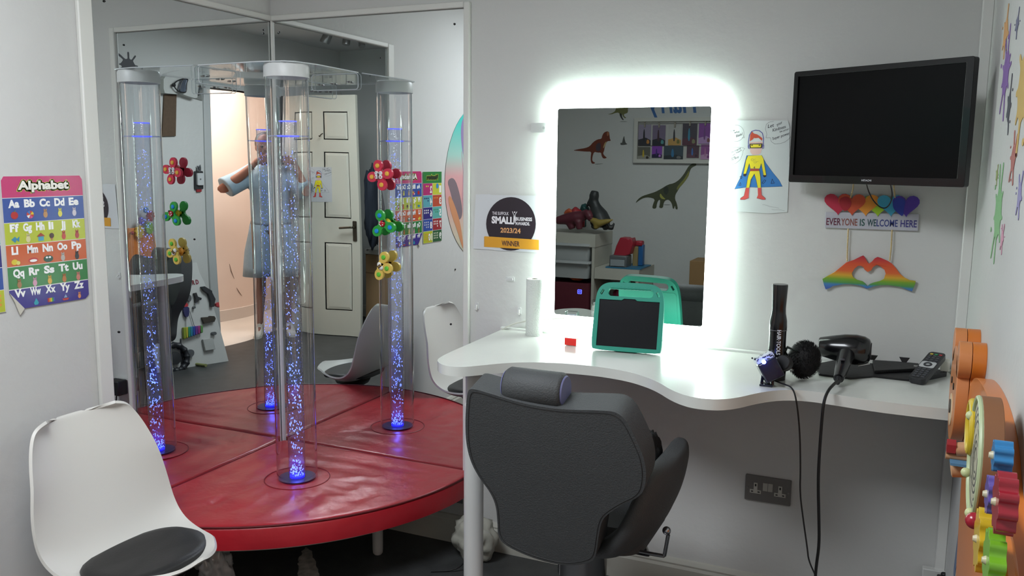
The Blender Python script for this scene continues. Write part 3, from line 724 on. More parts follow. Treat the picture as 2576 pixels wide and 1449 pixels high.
# ------------------------------------------------------------ television
tl = Vector((2.010, -.075, 0)); tr_ = Vector((2.470, -.335, 0)); u = (tr_-tl); TW = u.length; u.normalize()
n_ = u.cross(Vector((0, 0, 1)))
TVF = frame((tl+tr_)/2+Vector((0, 0, 1.578)), u, (0, 0, 1))
t = thing('television', ((tl+tr_)/2+Vector((0, 0, 1.41))), 'black flat television angled out of the corner above the rainbow sign', 'television')
hw, hh_ = TW/2, .163
gb = M('050506', .25, coat=.15, spec=.3, name='tv_gloss'); 
oo = rrect(-hw, -hh_, hw, hh_, .006, 3); ii = rrect(-hw+.014, -hh_+.022, hw-.020, hh_-.014, .002, 2)
build('bezel', MB().prism([oo, ii], -.020, .004, mat=TVF), gb, t, bevel=.002)
build('screen', MB().prism([(-hw+.013, -hh_+.021), (hw-.019, -hh_+.021), (hw-.019, hh_-.013), (-hw+.013, hh_-.013)], -.006, -.001, mat=TVF), M('040405', .25, spec=.12, name='tv_screen'), t, ang=0)
build('screen_edge', MB().tube([TVF @ Vector((a, b, .001)) for a, b in ((hw-.0195, -hh_+.024), (hw-.0195, hh_-.016))], .0008, 6).tube([TVF @ Vector((a, b, .001)) for a, b in ((-hw+.015, hh_-.0135), (hw-.02, hh_-.0135))], .0008, 6), M('55565a', .25), t)
build('rear_case', MB().prism(rrect(-hw+.03, -hh_+.03, hw-.012, hh_-.06, .02), -.045, -.020, mat=TVF), M('101012', .5), t, bevel=.004)
vs2, fs2 = text_mesh('HITACHI', .03)
build('brand_lettering', MB().add([TVF @ Vector((-.022+a*.030, -hh_+.0085+b*.0052, .0046)) for a, b in vs2], fs2), M('b9babd', .4), t, ang=0)
c0 = TVF @ Vector((0, 0, -.045))
build('wall_bracket', MB().tube([c0, c0+Vector((-.03, .06, 0)), Vector((2.18, -.012, 1.578))], .016, 12).box((2.14, -.016, 1.50), (2.22, -.001, 1.66)), M('1a1a1c', .5), t)
pts = [on(1, y, *p) for p, y in (((2178,455),-.14),((2184,480),-.05),((2196,505),-.04),((2215,523),-.035),((2230,524),-.035),((2242,508),-.045),((2245,488),-.06),((2240,462),-.13),((2236,445),-.17))]
build('dangling_cable', MB().tube(smooth_line(pts, 2), .0018, 8), M('0c0c0d', .45), t, label='loop of black cable hanging below the screen')

# ------------------------------------------------------------ hanging rainbow sign
sgn = BACKF(-.010)
t = thing('hanging_sign', (2.245, -.008, 1.10), 'wooden sign of rainbow hearts and heart-shaped hands hung on cord, reading EVERYONE IS WELCOME HERE', 'sign')
def SG(a, b): return wz(2040+a/4.83, 450+b/4.83, -.010)
bd = [SG(175,403), SG(205,403), SG(250,430), SG(1313,432), SG(1300,632), SG(166,592)]
build('name_board', MB().prism([SG(178,402), SG(1315,430), SG(1300,633), SG(166,592)], -.004, .0, mat=sgn), M('b3b3bb', .6), t, ang=0, bevel=.0008)
def heart(cx, top, w, h, n=26):
    P = []
    for i in range(n):
        a = 2*PI*i/n; x = math.sin(a)**3; y = (13*math.cos(a)-5*math.cos(2*a)-2*math.cos(3*a)-math.cos(4*a))/16
        P.append((cx+x*w/2, top+h*(0.5-(y+.17)/1.45*1.0*.86-.07)))
    return P
HEARTS = [(330,207,'b01c3a',.0),(500,213,'bf4824',.0008),(665,219,'dc8c28',-.0004),(812,225,'9cc420',-.001),(972,224,'3a9fc0',.0006),(1157,232,'4b2c98',.0012)]
for cx, tp, col, dz_ in HEARTS:
    w = 335; h = 245
    P = [SG(*p) for p in heart(cx if cx != 1157 else 1157, tp, w, h)]
    build('heart', MB().prism(P, .0005, .0035+dz_, mat=sgn), M(col, .5), t, ang=0)
a = Art(BACKF(-.0150))
lens = [(348,245),(410,210),(462,225),(492,270),(490,320),(462,362),(416,398),(372,356),(350,310),(346,270)]
a.poly([SG(*p) for p in smooth_poly(lens, 1)], '9c1220', 2)
a.done('heart_overlap', t); a = Art(BACKF(-.0150))
lens = [(995,280),(1020,235),(1080,225),(1125,240),(1150,275),(1140,320),(1130,360),(1120,462),(1060,420),(1010,370),(995,330)]
a.poly([SG(*p) for p in smooth_poly(lens, 1)], '2338a0', 3)
a.done('heart_overlap', t)
a = Art(BACKF(-.0104)); txt = 'EVERYONE IS WELCOME HERE'
# words with their own colours
words = [('EVER', 185, 362, '5e1a34'), ('YONE', 364, 562, '8a4c40'), ('IS', 592, 652, '24544c'), ('WE', 682, 790, '1f4a4c'), ('LCOME', 795, 1052, '303c7c'), ('HERE', 1086, 1284, '34307a')]
for w_, xa, xb, col in words:
    ya = 560+(xa-185)*.028; x0, z0 = SG(xa, ya); x1, z1 = SG(xb, ya+(xb-xa)*.028); _, z2 = SG(xa, ya-86)
    a.text(w_, x0, z0, math.hypot(x1-x0, z1-z0), z2-z0, col, 1, .015, math.atan2(z1-z0, x1-x0))
a.done('lettering', t)
hands = [(140,1215),(200,1180),(290,1130),(370,1065),(430,1015),(520,985),(600,945),(635,930),(655,950),(680,1000),(705,1030),(740,1005),(775,965),(810,948),(850,960),(940,1000),(985,1030),(1030,1080),(1080,1150),(1140,1200),(1200,1230),(1272,1240),(1268,1275),(1228,1366),(1180,1350),(1080,1310),(940,1290),(850,1290),(760,1305),(700,1328),(675,1332),(640,1310),(590,1295),(480,1278),(390,1280),(270,1300),(230,1325),(180,1342),(160,1290)]
hole = [(500,1140),(530,1090),(575,1055),(610,1055),(640,1075),(650,1100),(690,1130),(735,1110),(755,1070),(800,1045),(850,1065),(895,1105),(908,1150),(885,1215),(840,1240),(760,1260),(720,1275),(685,1303),(660,1270),(630,1245),(560,1225),(515,1195),(500,1165)]
zt_ = SG(700, 930)[1]; zb_ = SG(700, 1350)[1]; z0_ = 1.10
st = [(0, '3e5fa8'), (.10, '3f78b4'), (.17, '4c8f4a'), (.28, '74a026'), (.40, 'd2a02c'), (.52, 'd5622c'), (.75, 'd04e2a'), (.92, 'b82a34'), (1, 'a81e30')]
rm = ramp_mat('rainbow_hands', 2, [((zb_-z0_)+(zt_-zb_)*f, c) for f, c in st], .55)
build('heart_hands', MB().prism([[SG(*p) for p in hands], [SG(*p) for p in hole]], -.003, .003, mat=sgn), rm, t, ang=0, bevel=.0006)
rope = M('c9b184', .9, bump=.5, bscale=400, name='cord')
for P in ([(2148,440),(2146,475),(2140,497)], [(2246,440),(2249,475),(2252,498)], [(2134,575),(2132,620),(2131,658)], [(2244,578),(2242,620),(2238,656)]):
    build('cord', MB().tube([on(1, -.013, *p) for p in P], .0022, 8), rope, t)
p = on(1, -.006, 2197, 420)
build('nail', MB().cyl((p.x, -.0005, p.z), (p.x, -.02, p.z), .003, n=10), M('8d8d8d', .3, 1), t)

# ------------------------------------------------------------ award notice
def sheet(fr, pts, th=.0002, c='d9dadc', rough=.35, n=1): 
    a = Art(fr); a.rough = rough; a.slab([pts], c, th, 0); return a
A = lambda a, b: wz(1170+a/3.2935, 460+b/3.2935, -.004)
ar = sheet(BACKF(-.003), [A(88,95), A(66,545), A(240,556), A(240,560), A(665,580), A(662,500), A(640,480), A(640,108), A(210,100), A(205,95)], c='cfd1d4')
ar.dz = .0004
def ring_px(cx, cy, rx, ry, f, n=40): return [f(cx+rx*math.cos(2*PI*i/n), cy-ry*math.sin(2*PI*i/n)) for i in range(n)][::-1]
ar.poly(ring_px(380, 340, 206, 222, A)[::-1], '2b232b', 2)
ar.poly([A(160,442), A(160,530), A(610,556), A(610,472)], 'd79a2e', 3)
for i in range(7):
    y_ = 446+i*12; ar.poly([A(154,y_+6), A(161,y_+12), A(161,y_)], 'd79a2e', 3); ar.poly([A(615,y_+32), A(609,y_+26), A(609,y_+38)][::-1], 'd79a2e', 3)
def tx(art, f, s_, x0, y0, x1, y1, col, h, l=4, bold=.0, shear=0):
    a0 = f(x0, y0); a1 = f(x1, y1); a2 = f(x0, y0-h)
    art.text(s_, a0[0], a0[1], math.hypot(a1[0]-a0[0], a1[1]-a0[1]), math.hypot(a2[0]-a0[0], a2[1]-a0[1]), col, l, bold, math.atan2(a1[1]-a0[1], a1[0]-a0[0]), shear)
tx(ar, A, 'THE SUFFOLK', 226, 264, 362, 268, 'd9d4da', 26, 4, .02)
tx(ar, A, 'SMALL', 220, 336, 405, 345, 'e6e2e6', 62, 4, .05)
tx(ar, A, 'BUSINESS', 420, 313, 555, 318, 'e2dee2', 30, 4, .03)
tx(ar, A, 'AWARDS.', 418, 350, 537, 354, 'e2dee2', 27, 4, .03)
tx(ar, A, '2023/24', 293, 412, 460, 420, 'dba06a', 42, 4, .03)
tx(ar, A, 'WINNER', 303, 520, 452, 529, '3a2430', 43, 4, .02)
ar.line([A(392,238), A(402,262), A(408,275), A(416,262), A(430,240)], .0022, 'e2dee2', 4); ar.ell(*A(411,243), .0028, .0028, 'e2dee2', 4)
ar.poly([A(402,268), A(400,335), A(408,336), A(411,300), A(414,336), A(420,336), A(418,268)], 'e2dee2', 4)
tag(ar.done('award_notice'), 'white award notice with a dark round badge and gold banner, left of the lit mirror', 'notice')

# ------------------------------------------------------------ superhero drawing
B = lambda a, b: wz(1800+a/5.173, 280+b/5.173, -.004)
def hero(ar, B):
    P = lambda l: [B(*p) for p in l]
    blk_ = '26242c'
    ar.poly(P([(405,575),(372,700),(330,850),(248,1012),(420,985),(530,990),(700,985),(870,978),(830,900),(740,790),(660,680),(600,575)]), '2f78bd', 1)
    ar.line(P([(405,575),(372,700),(330,850),(248,1012),(420,985),(530,990),(700,985),(870,978),(830,900),(740,790),(660,680),(600,575)]), .0007, blk_, 2, True)
    ar.poly(P([(420,580),(600,572),(625,620),(640,720),(660,830),(625,835),(610,760),(595,680),(575,745),(452,745),(440,680),(420,740),(395,815),(362,815),(380,720),(395,640)]), 'e8d822', 3)
    ar.poly(P([(450,775),(572,775),(585,860),(590,995),(548,995),(530,900),(505,815),(460,890),(440,995),(398,995),(412,900),(425,840)]), 'e8d822', 3)
    for L in ([(420,580),(395,640),(380,720),(362,815)], [(440,680),(420,740),(395,815)], [(600,572),(625,620),(640,720),(660,830)], [(595,680),(610,760),(625,835)], [(450,775),(425,840),(412,900),(398,995)], [(572,775),(585,860),(590,995)], [(505,815),(460,890),(440,995)], [(505,815),(530,900),(548,995)], [(452,745),(440,680)], [(575,745),(595,680)]):
        ar.line(P(L), .0008, blk_, 4)
    ar.poly(P([(450,748),(568,748),(568,776),(450,778)]), 'a8402c', 4)
    for q in ([(362,815),(395,812),(405,825),(385,850),(360,838)], [(612,832),(660,830),(658,850),(632,860)]): ar.poly(P(q), '2a2026', 4)
    ar.poly(P([(394,998),(440,995),(430,1110),(432,1128),(380,1150),(322,1150),(325,1130),(370,1100)]), 'd4504a', 3)
    ar.poly(P([(548,998),(594,995),(600,1090),(648,1130),(650,1150),(610,1150),(535,1130),(552,1090)]), 'd4504a', 3)
    ar.line(P([(394,998),(370,1100),(325,1130),(322,1150),(380,1150),(432,1128)]), .0007, blk_, 4); ar.line(P([(594,995),(600,1090),(648,1130),(650,1150),(610,1150),(535,1130)]), .0007, blk_, 4)
    ar.poly(P([(442,400),(612,395),(605,480),(590,540),(560,565),(480,568),(450,530)]), 'd9b6ac', 2)
    ar.poly(P([(445,390),(450,310),(475,262),(500,290),(540,300),(570,320),(610,350),(605,385),(560,345),(520,350),(500,345),(480,370)]), 'c0482a', 3)
    ar.poly(P([(440,422),(612,418),(600,480),(448,482)]), '1d1b20', 3); ar.poly(P([(456,432),(596,430),(588,470),(458,472)]), 'e4d42a', 4)
    for x_ in (475, 572): ar.ell(*B(x_, 441), .0032, .0014, '1d1b20', 5)
    arc_ = [(430,480),(428,400),(440,310),(470,262),(520,245),(570,252),(610,285),(625,350),(622,430),(612,475)]
    ar.line(P(arc_), .0022, '4a4a9a', 4)
    ar.line(P([(425,440),(440,440),(445,490),(428,485),(422,460)]), .001, '4a4a9a', 5, True); ar.line(P([(608,435),(632,445),(628,480),(612,488)]), .001, '4a4a9a', 5, True)
    for c_ in ((480,630),(515,660)): ar.line([B(c_[0]+18*math.cos(t_), c_[1]+14*math.sin(t_)) for t_ in [i*.7 for i in range(9)]], .0005, '5a5a58', 5); ar.line([B(c_[0]+8, c_[1]+2), B(c_[0]+42, c_[1]-8)], .0005, '5a5a58', 5)
    for q in ([(318,850),(335,840),(345,860),(330,880)], [(300,965),(325,925),(330,965)], [(605,935),(635,890),(655,900),(625,940)], [(722,940),(738,880),(765,935)], [(495,735),(510,720),(512,742)]): ar.line(P(q), .0012, '1c2244', 4, True)
    bub = '4c4c54'
    ar.line([B(268+102*math.cos(a_), 285+107*math.sin(a_)) for a_ in [i*2*PI/28 for i in range(28)]], .0006, bub, 2, True)
    ar.line(P([(345,345),(375,345),(365,310)]), .0006, bub, 2)
    ar.line(P([(380,485),(340,470),(250,470),(180,490),(140,545),(128,620),(150,670),(190,690),(260,680),(320,630),(350,560),(358,515),(380,485)]), .0006, bub, 2)
    ar.line(P([(755,130),(700,140),(660,170),(648,230),(668,300),(655,345),(715,345),(725,395),(770,425),(840,420),(900,400),(950,365),(975,330)]), .0007, '33333a', 2)
    k = dict(l=2, bold=.0, shear=.25)
    for s_, x0, y0, x1, y1, h in (('Wow', 190, 278, 255, 258, 34), ('what', 245, 290, 315, 275, 28), ('Blade!', 270, 340, 360, 305, 32), ('your be singing', 140, 585, 335, 490, 26), ('your on Team', 150, 630, 345, 515, 24), ('with', 205, 620, 260, 600, 22), ('Blade Boy', 165, 672, 310, 605, 30)):
        tx(ar, B, s_, x0, y0, x1, y1, '3c3c46', h, **k)
    for s_, x0, y0, x1, y1, h in (('Let', 680, 220, 765, 200, 46), ('your', 800, 205, 880, 165, 36), ('Kindness', 745, 268, 918, 215, 40), ('be your', 838, 285, 962, 245, 32), ('Super power', 745, 385, 970, 310, 46)):
        tx(ar, B, s_, x0, y0, x1, y1, '2c2c34', h, 2, .01, .25)
    ar.line([B(x_, 1215+(x_-610)*.22+3*math.sin(x_)) for x_ in range(610, 830, 12)], .0005, '6a6a70', 2); ar.line([B(x_, 1275+(x_-730)*.1+3*math.sin(x_*1.3)) for x_ in range(730, 910, 10)], .0005, '6a6a70', 2)
hp = [B(165,115), B(520,118), B(940,120), B(965,200), B(960,700), B(935,1310), B(700,1330), B(230,1300), B(215,900), B(190,500)]
ar = sheet(BACKF(-.003), hp, c='ccd2d0', rough=.5); hero(ar, B)
tag(ar.done('superhero_drawing'), 'hand-coloured drawing of a child hero in a blue cape, taped beside the television', 'drawing')

# ------------------------------------------------------------ small wall fittings
def wthing(name, label, cat, mb, m_, **k): return tag(build(name, mb, m_, **k), label, cat)
def hook(u, v, w, h, label, flat=False):
    x, z = wz(u, v, -.004); t = thing('adhesive_hook', (x, -.001, z), label, 'hook', 'clear adhesive hooks left of the lit mirror')
    build('backplate', MB().prism(rrect(x-w, z-h, x+w, z+h, min(w, h)*.4), 0, .003, mat=BACKF(-.001)), clear_mat('hook_plastic', (.9, .9, .9), 1.45, .1, body=.5), t, bevel=.0008)
    if not flat: build('prong', MB().tube([(x, -.004, z+h*.3), (x+.004, -.012, z-h*.5), (x+.004, -.013, z-h*.9), (x-.004, -.008, z-h*.9)], .0018, 8), white, t)
    else: build('pad', MB().prism(rrect(x-w*.7, z-h*.5, x+w*.7, z+h*.5, h*.3), .003, .008, mat=BACKF(-.001)), clear_mat('hook_plastic', (.9, .9, .9), 1.45, .1, body=.5), t, bevel=.001)
hook(1283, 702, .0165, .0085, 'clear flat adhesive pad on the wall under the award notice', True)
hook(1199, 770, .007, .0125, 'small clear hook on the wall close to the tall mirror edge')
hook(1306, 782, .007, .0125, 'small clear hook on the wall next to the paper roll')
(x0, z0), (x1, z1) = wz(1336, 334, -.02), wz(1388, 309, -.02)
t = thing('wall_sensor', ((x0+x1)/2, -.002, z0), 'small white box fixed to the wall at the left edge of the lit mirror', 'sensor')
build('housing', MB().prism(rrect(x0, z0, x1, z1, .004), 0, .02, mat=BACKF(-.001)), M('d0d3d0', .4), t, bevel=.002)
build('lens', MB().cyl(((x0+x1)/2+.01, -.0205, (z0+z1)/2), ((x0+x1)/2+.01, -.023, (z0+z1)/2), .005, n=14), M('b9bdbb', .2), t)
# double power socket
S0 = (1.9165, .366); t = thing('power_socket', (1.99, -.001, .366), 'brushed grey double wall socket with white inserts, on the wall under the desk', 'socket')
sx, sz = S0; F0 = BACKF(-.001)
build('faceplate', MB().prism(rrect(sx, sz, sx+.146, sz+.086, .003), 0, .007, mat=F0), M('6e6b68', .45, .1, name='brushed_metal'), t, bevel=.0025, bseg=1)
for cx in (sx+.034, sx+.112):
    cz = sz+.040; a = Art(BACKF(-.0085))
    build('socket_insert', MB().prism([(cx-.018, cz-.014), (cx+.018, cz-.014), (cx+.018, cz-.002), (cx+.006, cz-.002), (cx+.006, cz+.022), (cx-.006, cz+.022), (cx-.006, cz-.002), (cx-.018, cz-.002)], 0, .0012, mat=BACKF(-.008)), M('b9b7ae', .5), t, ang=0)
    a = Art(BACKF(-.0094)); a.rect(cx-.0025, cz+.010, cx+.0025, cz+.018, '151515'); a.rect(cx-.014, cz-.0105, cx-.007, cz-.006, '3a3836'); a.rect(cx+.007, cz-.0105, cx+.014, cz-.006, '3a3836')
    a.done('socket_holes', t)
cx, cz = sx+.073, sz+.052
for k in (-1, 1):
    build('rocker_switch', MB().box((cx+k*.0082-.0078, -.0105, cz-.014), (cx+k*.0082+.0078, -.008, cz+.014)), M('a9a79f', .5), t, bevel=.001)
for k in (.008, .138): build('screw', MB().cyl((sx+k, -.008, sz+.043), (sx+k, -.0092, sz+.043), .003, n=12), M('8a8886', .3, .9), t)
t = thing('spur_box', (2.455, -.012, .17), 'white surface box with a black plug, low in the right corner under the desk', 'socket')
xx, zz = wz(2345, 1435, -.02)
build('box', MB().box((xx-.028, -.045, zz-.075), (xx+.045, -.019, zz+.012)), M('c9c9c5', .5), t, bevel=.003)
build('plug', MB().box((xx+.012, -.085, zz-.03), (xx+.050, -.046, zz+.005)).cyl((xx+.03, -.066, zz+.003), (xx+.03, -.066, zz+.02), .009), M('121214', .5), t, bevel=.004)
# second hair-tool holder: narrow grey clip rail on the right wall, below the desk
# black plug adapter seen only in the side mirror, low on the desk wall
p = (.919, .427); t = thing('plug_adapter', (.925, -.001, .385), 'black plug-in power adapter on the wall behind the desk leg', 'adapter')
build('wall_socket', MB().prism(rrect(.885, .372, .972, .458, .004), 0, .01, mat=F0), M('c4c4c0', .5), t, bevel=.002)
build('plug_body', MB().box((.893, -.062, .385), (.965, -.012, .455)), M('121316', .5), t, bevel=.006)
build('lead', MB().tube(smooth_line([(.93, -.04, .387), (.935, -.05, .30), (.935, -.04, .22), (.93, -.035, .19), (.925, -.03, .12)], 2), .003, 8), M('101012', .5), t)
# white crumpled bag with a black lead under the platform edge
def crumple(name, c, r, m_, label, cat, seed, amp=.25, **k):
    mb = MB(); rs = []; n = 36; h = 20
    for i in range(h+1):
        a = -PI/2+PI*i/h; ring = []
        for j in range(n):
            b = 2*PI*j/n; d = Vector((math.cos(a)*math.cos(b), math.cos(a)*math.sin(b), math.sin(a)))
            f = 1+amp*noise.noise(d*2.2+Vector((seed, 0, 0)))+amp*.5*noise.noise(d*6+Vector((seed, 3, 0)))
            p = Vector((c[0]+d.x*r[0]*f, c[1]+d.y*r[1]*f, max(.003, c[2]+d.z*r[2]*f))); ring.append(p)
        rs.append(ring)
    mb.rings(rs); o = build(name, mb, m_, ang=180, **k); return tag(o, label, cat)
crumple('storage_bag', (.965, -.115, .085), (.085, .06, .085), M('a3a297', .7, name='bag_white'), 'off-white bag stuffed beneath the platform next to the desk leg', 'bag', 3, .3)
tag(build('bag_lead', MB().tube(smooth_line([(1.00, -.20, .80), (1.005, -.20, .45), (1.0, -.20, .20), (.99, -.21, .05), (.95, -.23, .006), (.87, -.27, .004)], 2), .0025, 8), M('0e0e10', .5)), 'black lead hanging from the desk edge beside the off-white bag', 'cable')
tag(build('white_lead', MB().tube(smooth_line([(1.215, -.022, .34), (1.23, -.035, .20), (1.27, -.05, .13), (1.33, -.05, .10), (1.45, -.06, .10)], 2), .0028, 8), M('b5b5ab', .5)), 'white lead looping low on the wall behind the desk leg', 'cable')
crumple('plastic_bag', (.275, -.70, .075), (.055, .055, .085), clear_mat('bag_plastic', (.85, .85, .84), 1.5, .15, boost=2.5, body=.35), 'crumpled clear plastic bag on the floor under the platform, by the white chair', 'bag', 9, .5)

# ------------------------------------------------------------ posters on the left wall
def LP(a, b): p = on(0, .003, a/3.8133, 420+b/3.8133); return (p.y, p.z)
T_, Bm = 1.412, 1.028; y0, y1 = -1.182, -.916
def Q(u, v): return (y0+u*(y1-y0), Bm+v*(T_-Bm))      # poster coordinates 0..1
a = Art(LEFTF(.003)); a.rough = .22; a.dz = .0003
full = [Q(.16, 0), Q(.95, 0), Q(1, .03), Q(1, .97), Q(.97, 1), Q(.03, 1), Q(0, .97), Q(0, .13)]
a.slab([full], 'e7e2e0', .0006, 0); a.dz = .00035
rows = [(.84, 1.0, 'c2306e'), (.655, .84, '35509c'), (.49, .655, 'b4bf36'), (.325, .49, 'c85a2c'), (.155, .325, '2b7a3a'), (0, .155, '3a2a86')]
for r0_, r1_, c in rows:
    xl = 0 if r0_ >= .13 else .16
    if r0_ < .13: a.poly([Q(.16, 0), Q(.95, 0), Q(1, .03), Q(1, r1_-.004), Q(0, r1_-.004), Q(0, .13)], c, 2)
    elif r1_ == 1.0: a.poly([Q(0, r0_+.002), Q(1, r0_+.002), Q(1, .97), Q(.97, 1), Q(.03, 1), Q(0, .97)], c, 2)
    else: a.poly([Q(0, r0_+.002), Q(1, r0_+.002), Q(1, r1_-.002), Q(0, r1_-.002)], c, 2)
def qt(art, s_, u, v, w, h, col, l=4, bold=.03): x_, z_ = Q(u, v); art.text(s_, x_, z_, w*(y1-y0), h*(T_-Bm), col, l, bold)
for dx, dy in ((-.012, 0), (.012, 0), (0, .008), (0, -.008), (.01, .006), (-.01, -.006)): qt(a, 'Alphabet', .18+dx, .872+dy, .64, .095, 'c6cf4e', 3, .08)
qt(a, 'Alphabet', .18, .872, .64, .095, '3d4426', 4, .07); qt(a, 'Alphabet', .185, .878, .63, .088, 'ece8dc', 5, .045)
letters = [(.765, ['Aa','Bb','Cc','Dd','Ee']), (.585, ['Ff','Gg','Hh','Ii','Jj','Kk']), (.415, ['Ll','Mm','Nn','Oo','Pp']), (.245, ['Qq','Rr','Ss','Tt','Uu']), (.090, ['Vv','Ww','Xx','Yy','Zz'])]
pc_ = [['b02428','d8a830','b98a5c','d8cf4a','c9c2cc'],['3a86a8','d8cf9c','a0402c','4a2c28','c0443a','b03a3a'],['d8c02c','b8302c','1f4a3c','b8b0a8','2c2c34'],['9a6a3c','c890a8','d8a83c','b86a2c','c87a6a'],['e0d8d0','2c9cb0','b03a5c','c0403a','d88a5c']]
for ri, (v, ls) in enumerate(letters):
    n = len(ls)
    for i, l in enumerate(ls):
        u = .05+i*(.93/n)+.01; w = .13 if n == 5 else .105
        if l in ('Ii', 'Jj', 'Ll'): w *= .6
        dsc = .018 if l[1] in 'gjpqy' else 0
        qt(a, l, u, v-dsc, w, .062+dsc, 'f0efee', 4, .05)
        cx, cz = Q(u+w*.5, v-.055); c = pc_[ri][i]; k = (ri*7+i*3) % 5; rr = .0115
        if ri == 4: rr = .0085
        if (ri, i) == (4, 0): continue
        if (ri, i) == (0, 0): a.ell(cx, cz, rr, rr*.95, c, 4); a.line([(cx, cz+rr*.8), (cx+.003, cz+rr*1.3)], .002, '4a7a2c', 5)
        elif (ri, i) == (0, 1):
            a.ell(cx, cz, rr, rr, 'c03a2c', 4)
            for q_, cc_ in ((0, 'd8c02c'), (1.6, '3a7ac0'), (3.4, 'e8e8e8'), (4.6, 'c84a8a')): a.poly([(cx, cz), (cx+rr*math.cos(q_), cz+rr*math.sin(q_)), (cx+rr*math.cos(q_+.45), cz+rr*math.sin(q_+.45)), (cx+rr*math.cos(q_+.9), cz+rr*math.sin(q_+.9))], cc_, 5)
        elif (ri, i) == (1, 2): a.rect(cx-.009, cz-.010, cx+.009, cz+.004, '4aa0b8', 4); a.poly([(cx-.014, cz+.003), (cx+.014, cz+.003), (cx, cz+.014)], 'a0382c', 5)
        elif (ri, i) == (1, 0): a.poly([(cx-.012, cz), (cx, cz+.008), (cx+.006, cz+.002), (cx+.014, cz+.008), (cx+.012, cz-.008), (cx+.004, cz-.002), (cx, cz-.010)], c, 4)
        elif (ri, i) == (1, 3): a.poly([(cx-.007, cz), (cx+.007, cz), (cx, cz-.014)], 'b87a4c', 4); a.ell(cx, cz+.003, .008, .008, c, 5)
        elif (ri, i) == (2, 1): a.ell(cx, cz, .016, .008, c, 4); a.ell(cx, cz-.001, .012, .004, 'f0ece8', 5)
        elif (ri, i) == (2, 2): a.ell(cx, cz, .016, .010, c, 4); a.ell(cx-.005, cz+.004, .004, .003, 'e8e8e8', 5); a.ell(cx+.005, cz+.004, .004, .003, 'e8e8e8', 5)
        elif (ri, i) == (2, 0): a.ell(cx-.003, cz, .010, .008, c, 4); a.ell(cx+.008, cz-.003, .006, .006, 'd8d06c', 5)
        elif (ri, i) == (4, 1): a.poly([(cx, cz+.012), (cx+.008, cz-.002), (cx+.005, cz-.008), (cx-.005, cz-.008), (cx-.008, cz-.002)], c, 4)
        elif (ri, i) == (4, 3): a.poly([(cx-.012, cz-.002), (cx+.012, cz-.002), (cx+.008, cz-.008), (cx-.008, cz-.008)], c, 4); a.poly([(cx-.006, cz), (cx+.006, cz), (cx+.001, cz+.010)], '8aa0c0', 4)
        elif (ri, i) == (4, 2): 
            for kk, c2 in enumerate(('b82a2c', 'd88a2c', 'd8c83c', '3a9a4c', '3a4ab0')): a.rect(cx-.012+kk*.005, cz-.006, cx-.0075+kk*.005, cz+.006, c2, 4)
        else:
            a.ell(cx, cz-.002, rr*.62, rr*.85, c, 4); a.ell(cx, cz+rr*.62, rr*.45, rr*.45, c, 5)
            for e in (-1, 1): a.ell(cx+e*rr*.32, cz+rr*1.05, rr*.14, rr*.3, c, 5); a.ell(cx+e*rr*.16, cz+rr*.68, .0009, .0012, '201c1c', 6)
# curled corner
a.slab([[Q(.0, .13), Q(.05, .06), Q(.10, -.045), Q(.16, 0)]], 'c9c4b8', .004, .002)
tag(a.done('alphabet_poster'), 'glossy alphabet poster in coloured rows with a peeling bottom corner, on the left wall', 'poster')
# numbers poster (seen in the tall mirror)
y0, y1, T_, Bm = -1.400, -1.196, 1.409, 1.027
def Q(u, v): return (y0+u*(y1-y0), Bm+v*(T_-Bm))
a = Art(LEFTF(.003)); a.rough = .25; a.dz = .00035
a.slab([[Q(0, 0), Q(1, 0), Q(1, 1), Q(0, 1)]], 'e3e0de', .0006, 0)
a.poly([Q(0, .84), Q(1, .84), Q(1, 1), Q(0, 1)], '2a7a36', 2)
for dx, dy in ((-.012, 0), (.012, 0), (0, .008), (0, -.008)): qt(a, 'Numbers', .2+dx, .885+dy, .62, .075, 'c8d04e', 3, .08)
qt(a, 'Numbers', .2, .885, .62, .07, '2c3a20', 4, .06)
cc_ = ['c0c43a','b02a6c','b8482c','5aa0ac','5aa8a0','2c2474','98242c','2c4a9c','2a5a34','b4bc30']
for i in range(10):
    r_, c = divmod(i, 2); v1 = .838-r_*.168; a.poly([Q(c*.5+.006, v1-.164), Q(c*.5+.494, v1-.164), Q(c*.5+.494, v1), Q(c*.5+.006, v1)], cc_[i], 2)
    s_ = str(i+1); qt(a, s_, c*.5+.04, v1-.135, .10*len(s_), .10, 'f0efe8', 4, .04)
    for k in range(i+1):
        kx, ky = k % 3, k//3; x_, z_ = Q(c*.5+.24+kx*.09, v1-.04-ky*.034); a.ell(x_, z_, .0055 if i > 0 else .014, .0045 if i > 0 else .014, ['3a86c0','d8cf4a','d88a3c','2a3a6c','3a8a5c','e8e4e0','e4dcd4','b8bcc8','c8ccb0','d89a3c'][i], 4)
tag(a.done('numbers_poster'), 'green-headed numbers poster of coloured squares on the left wall, seen in the tall mirror', 'poster')
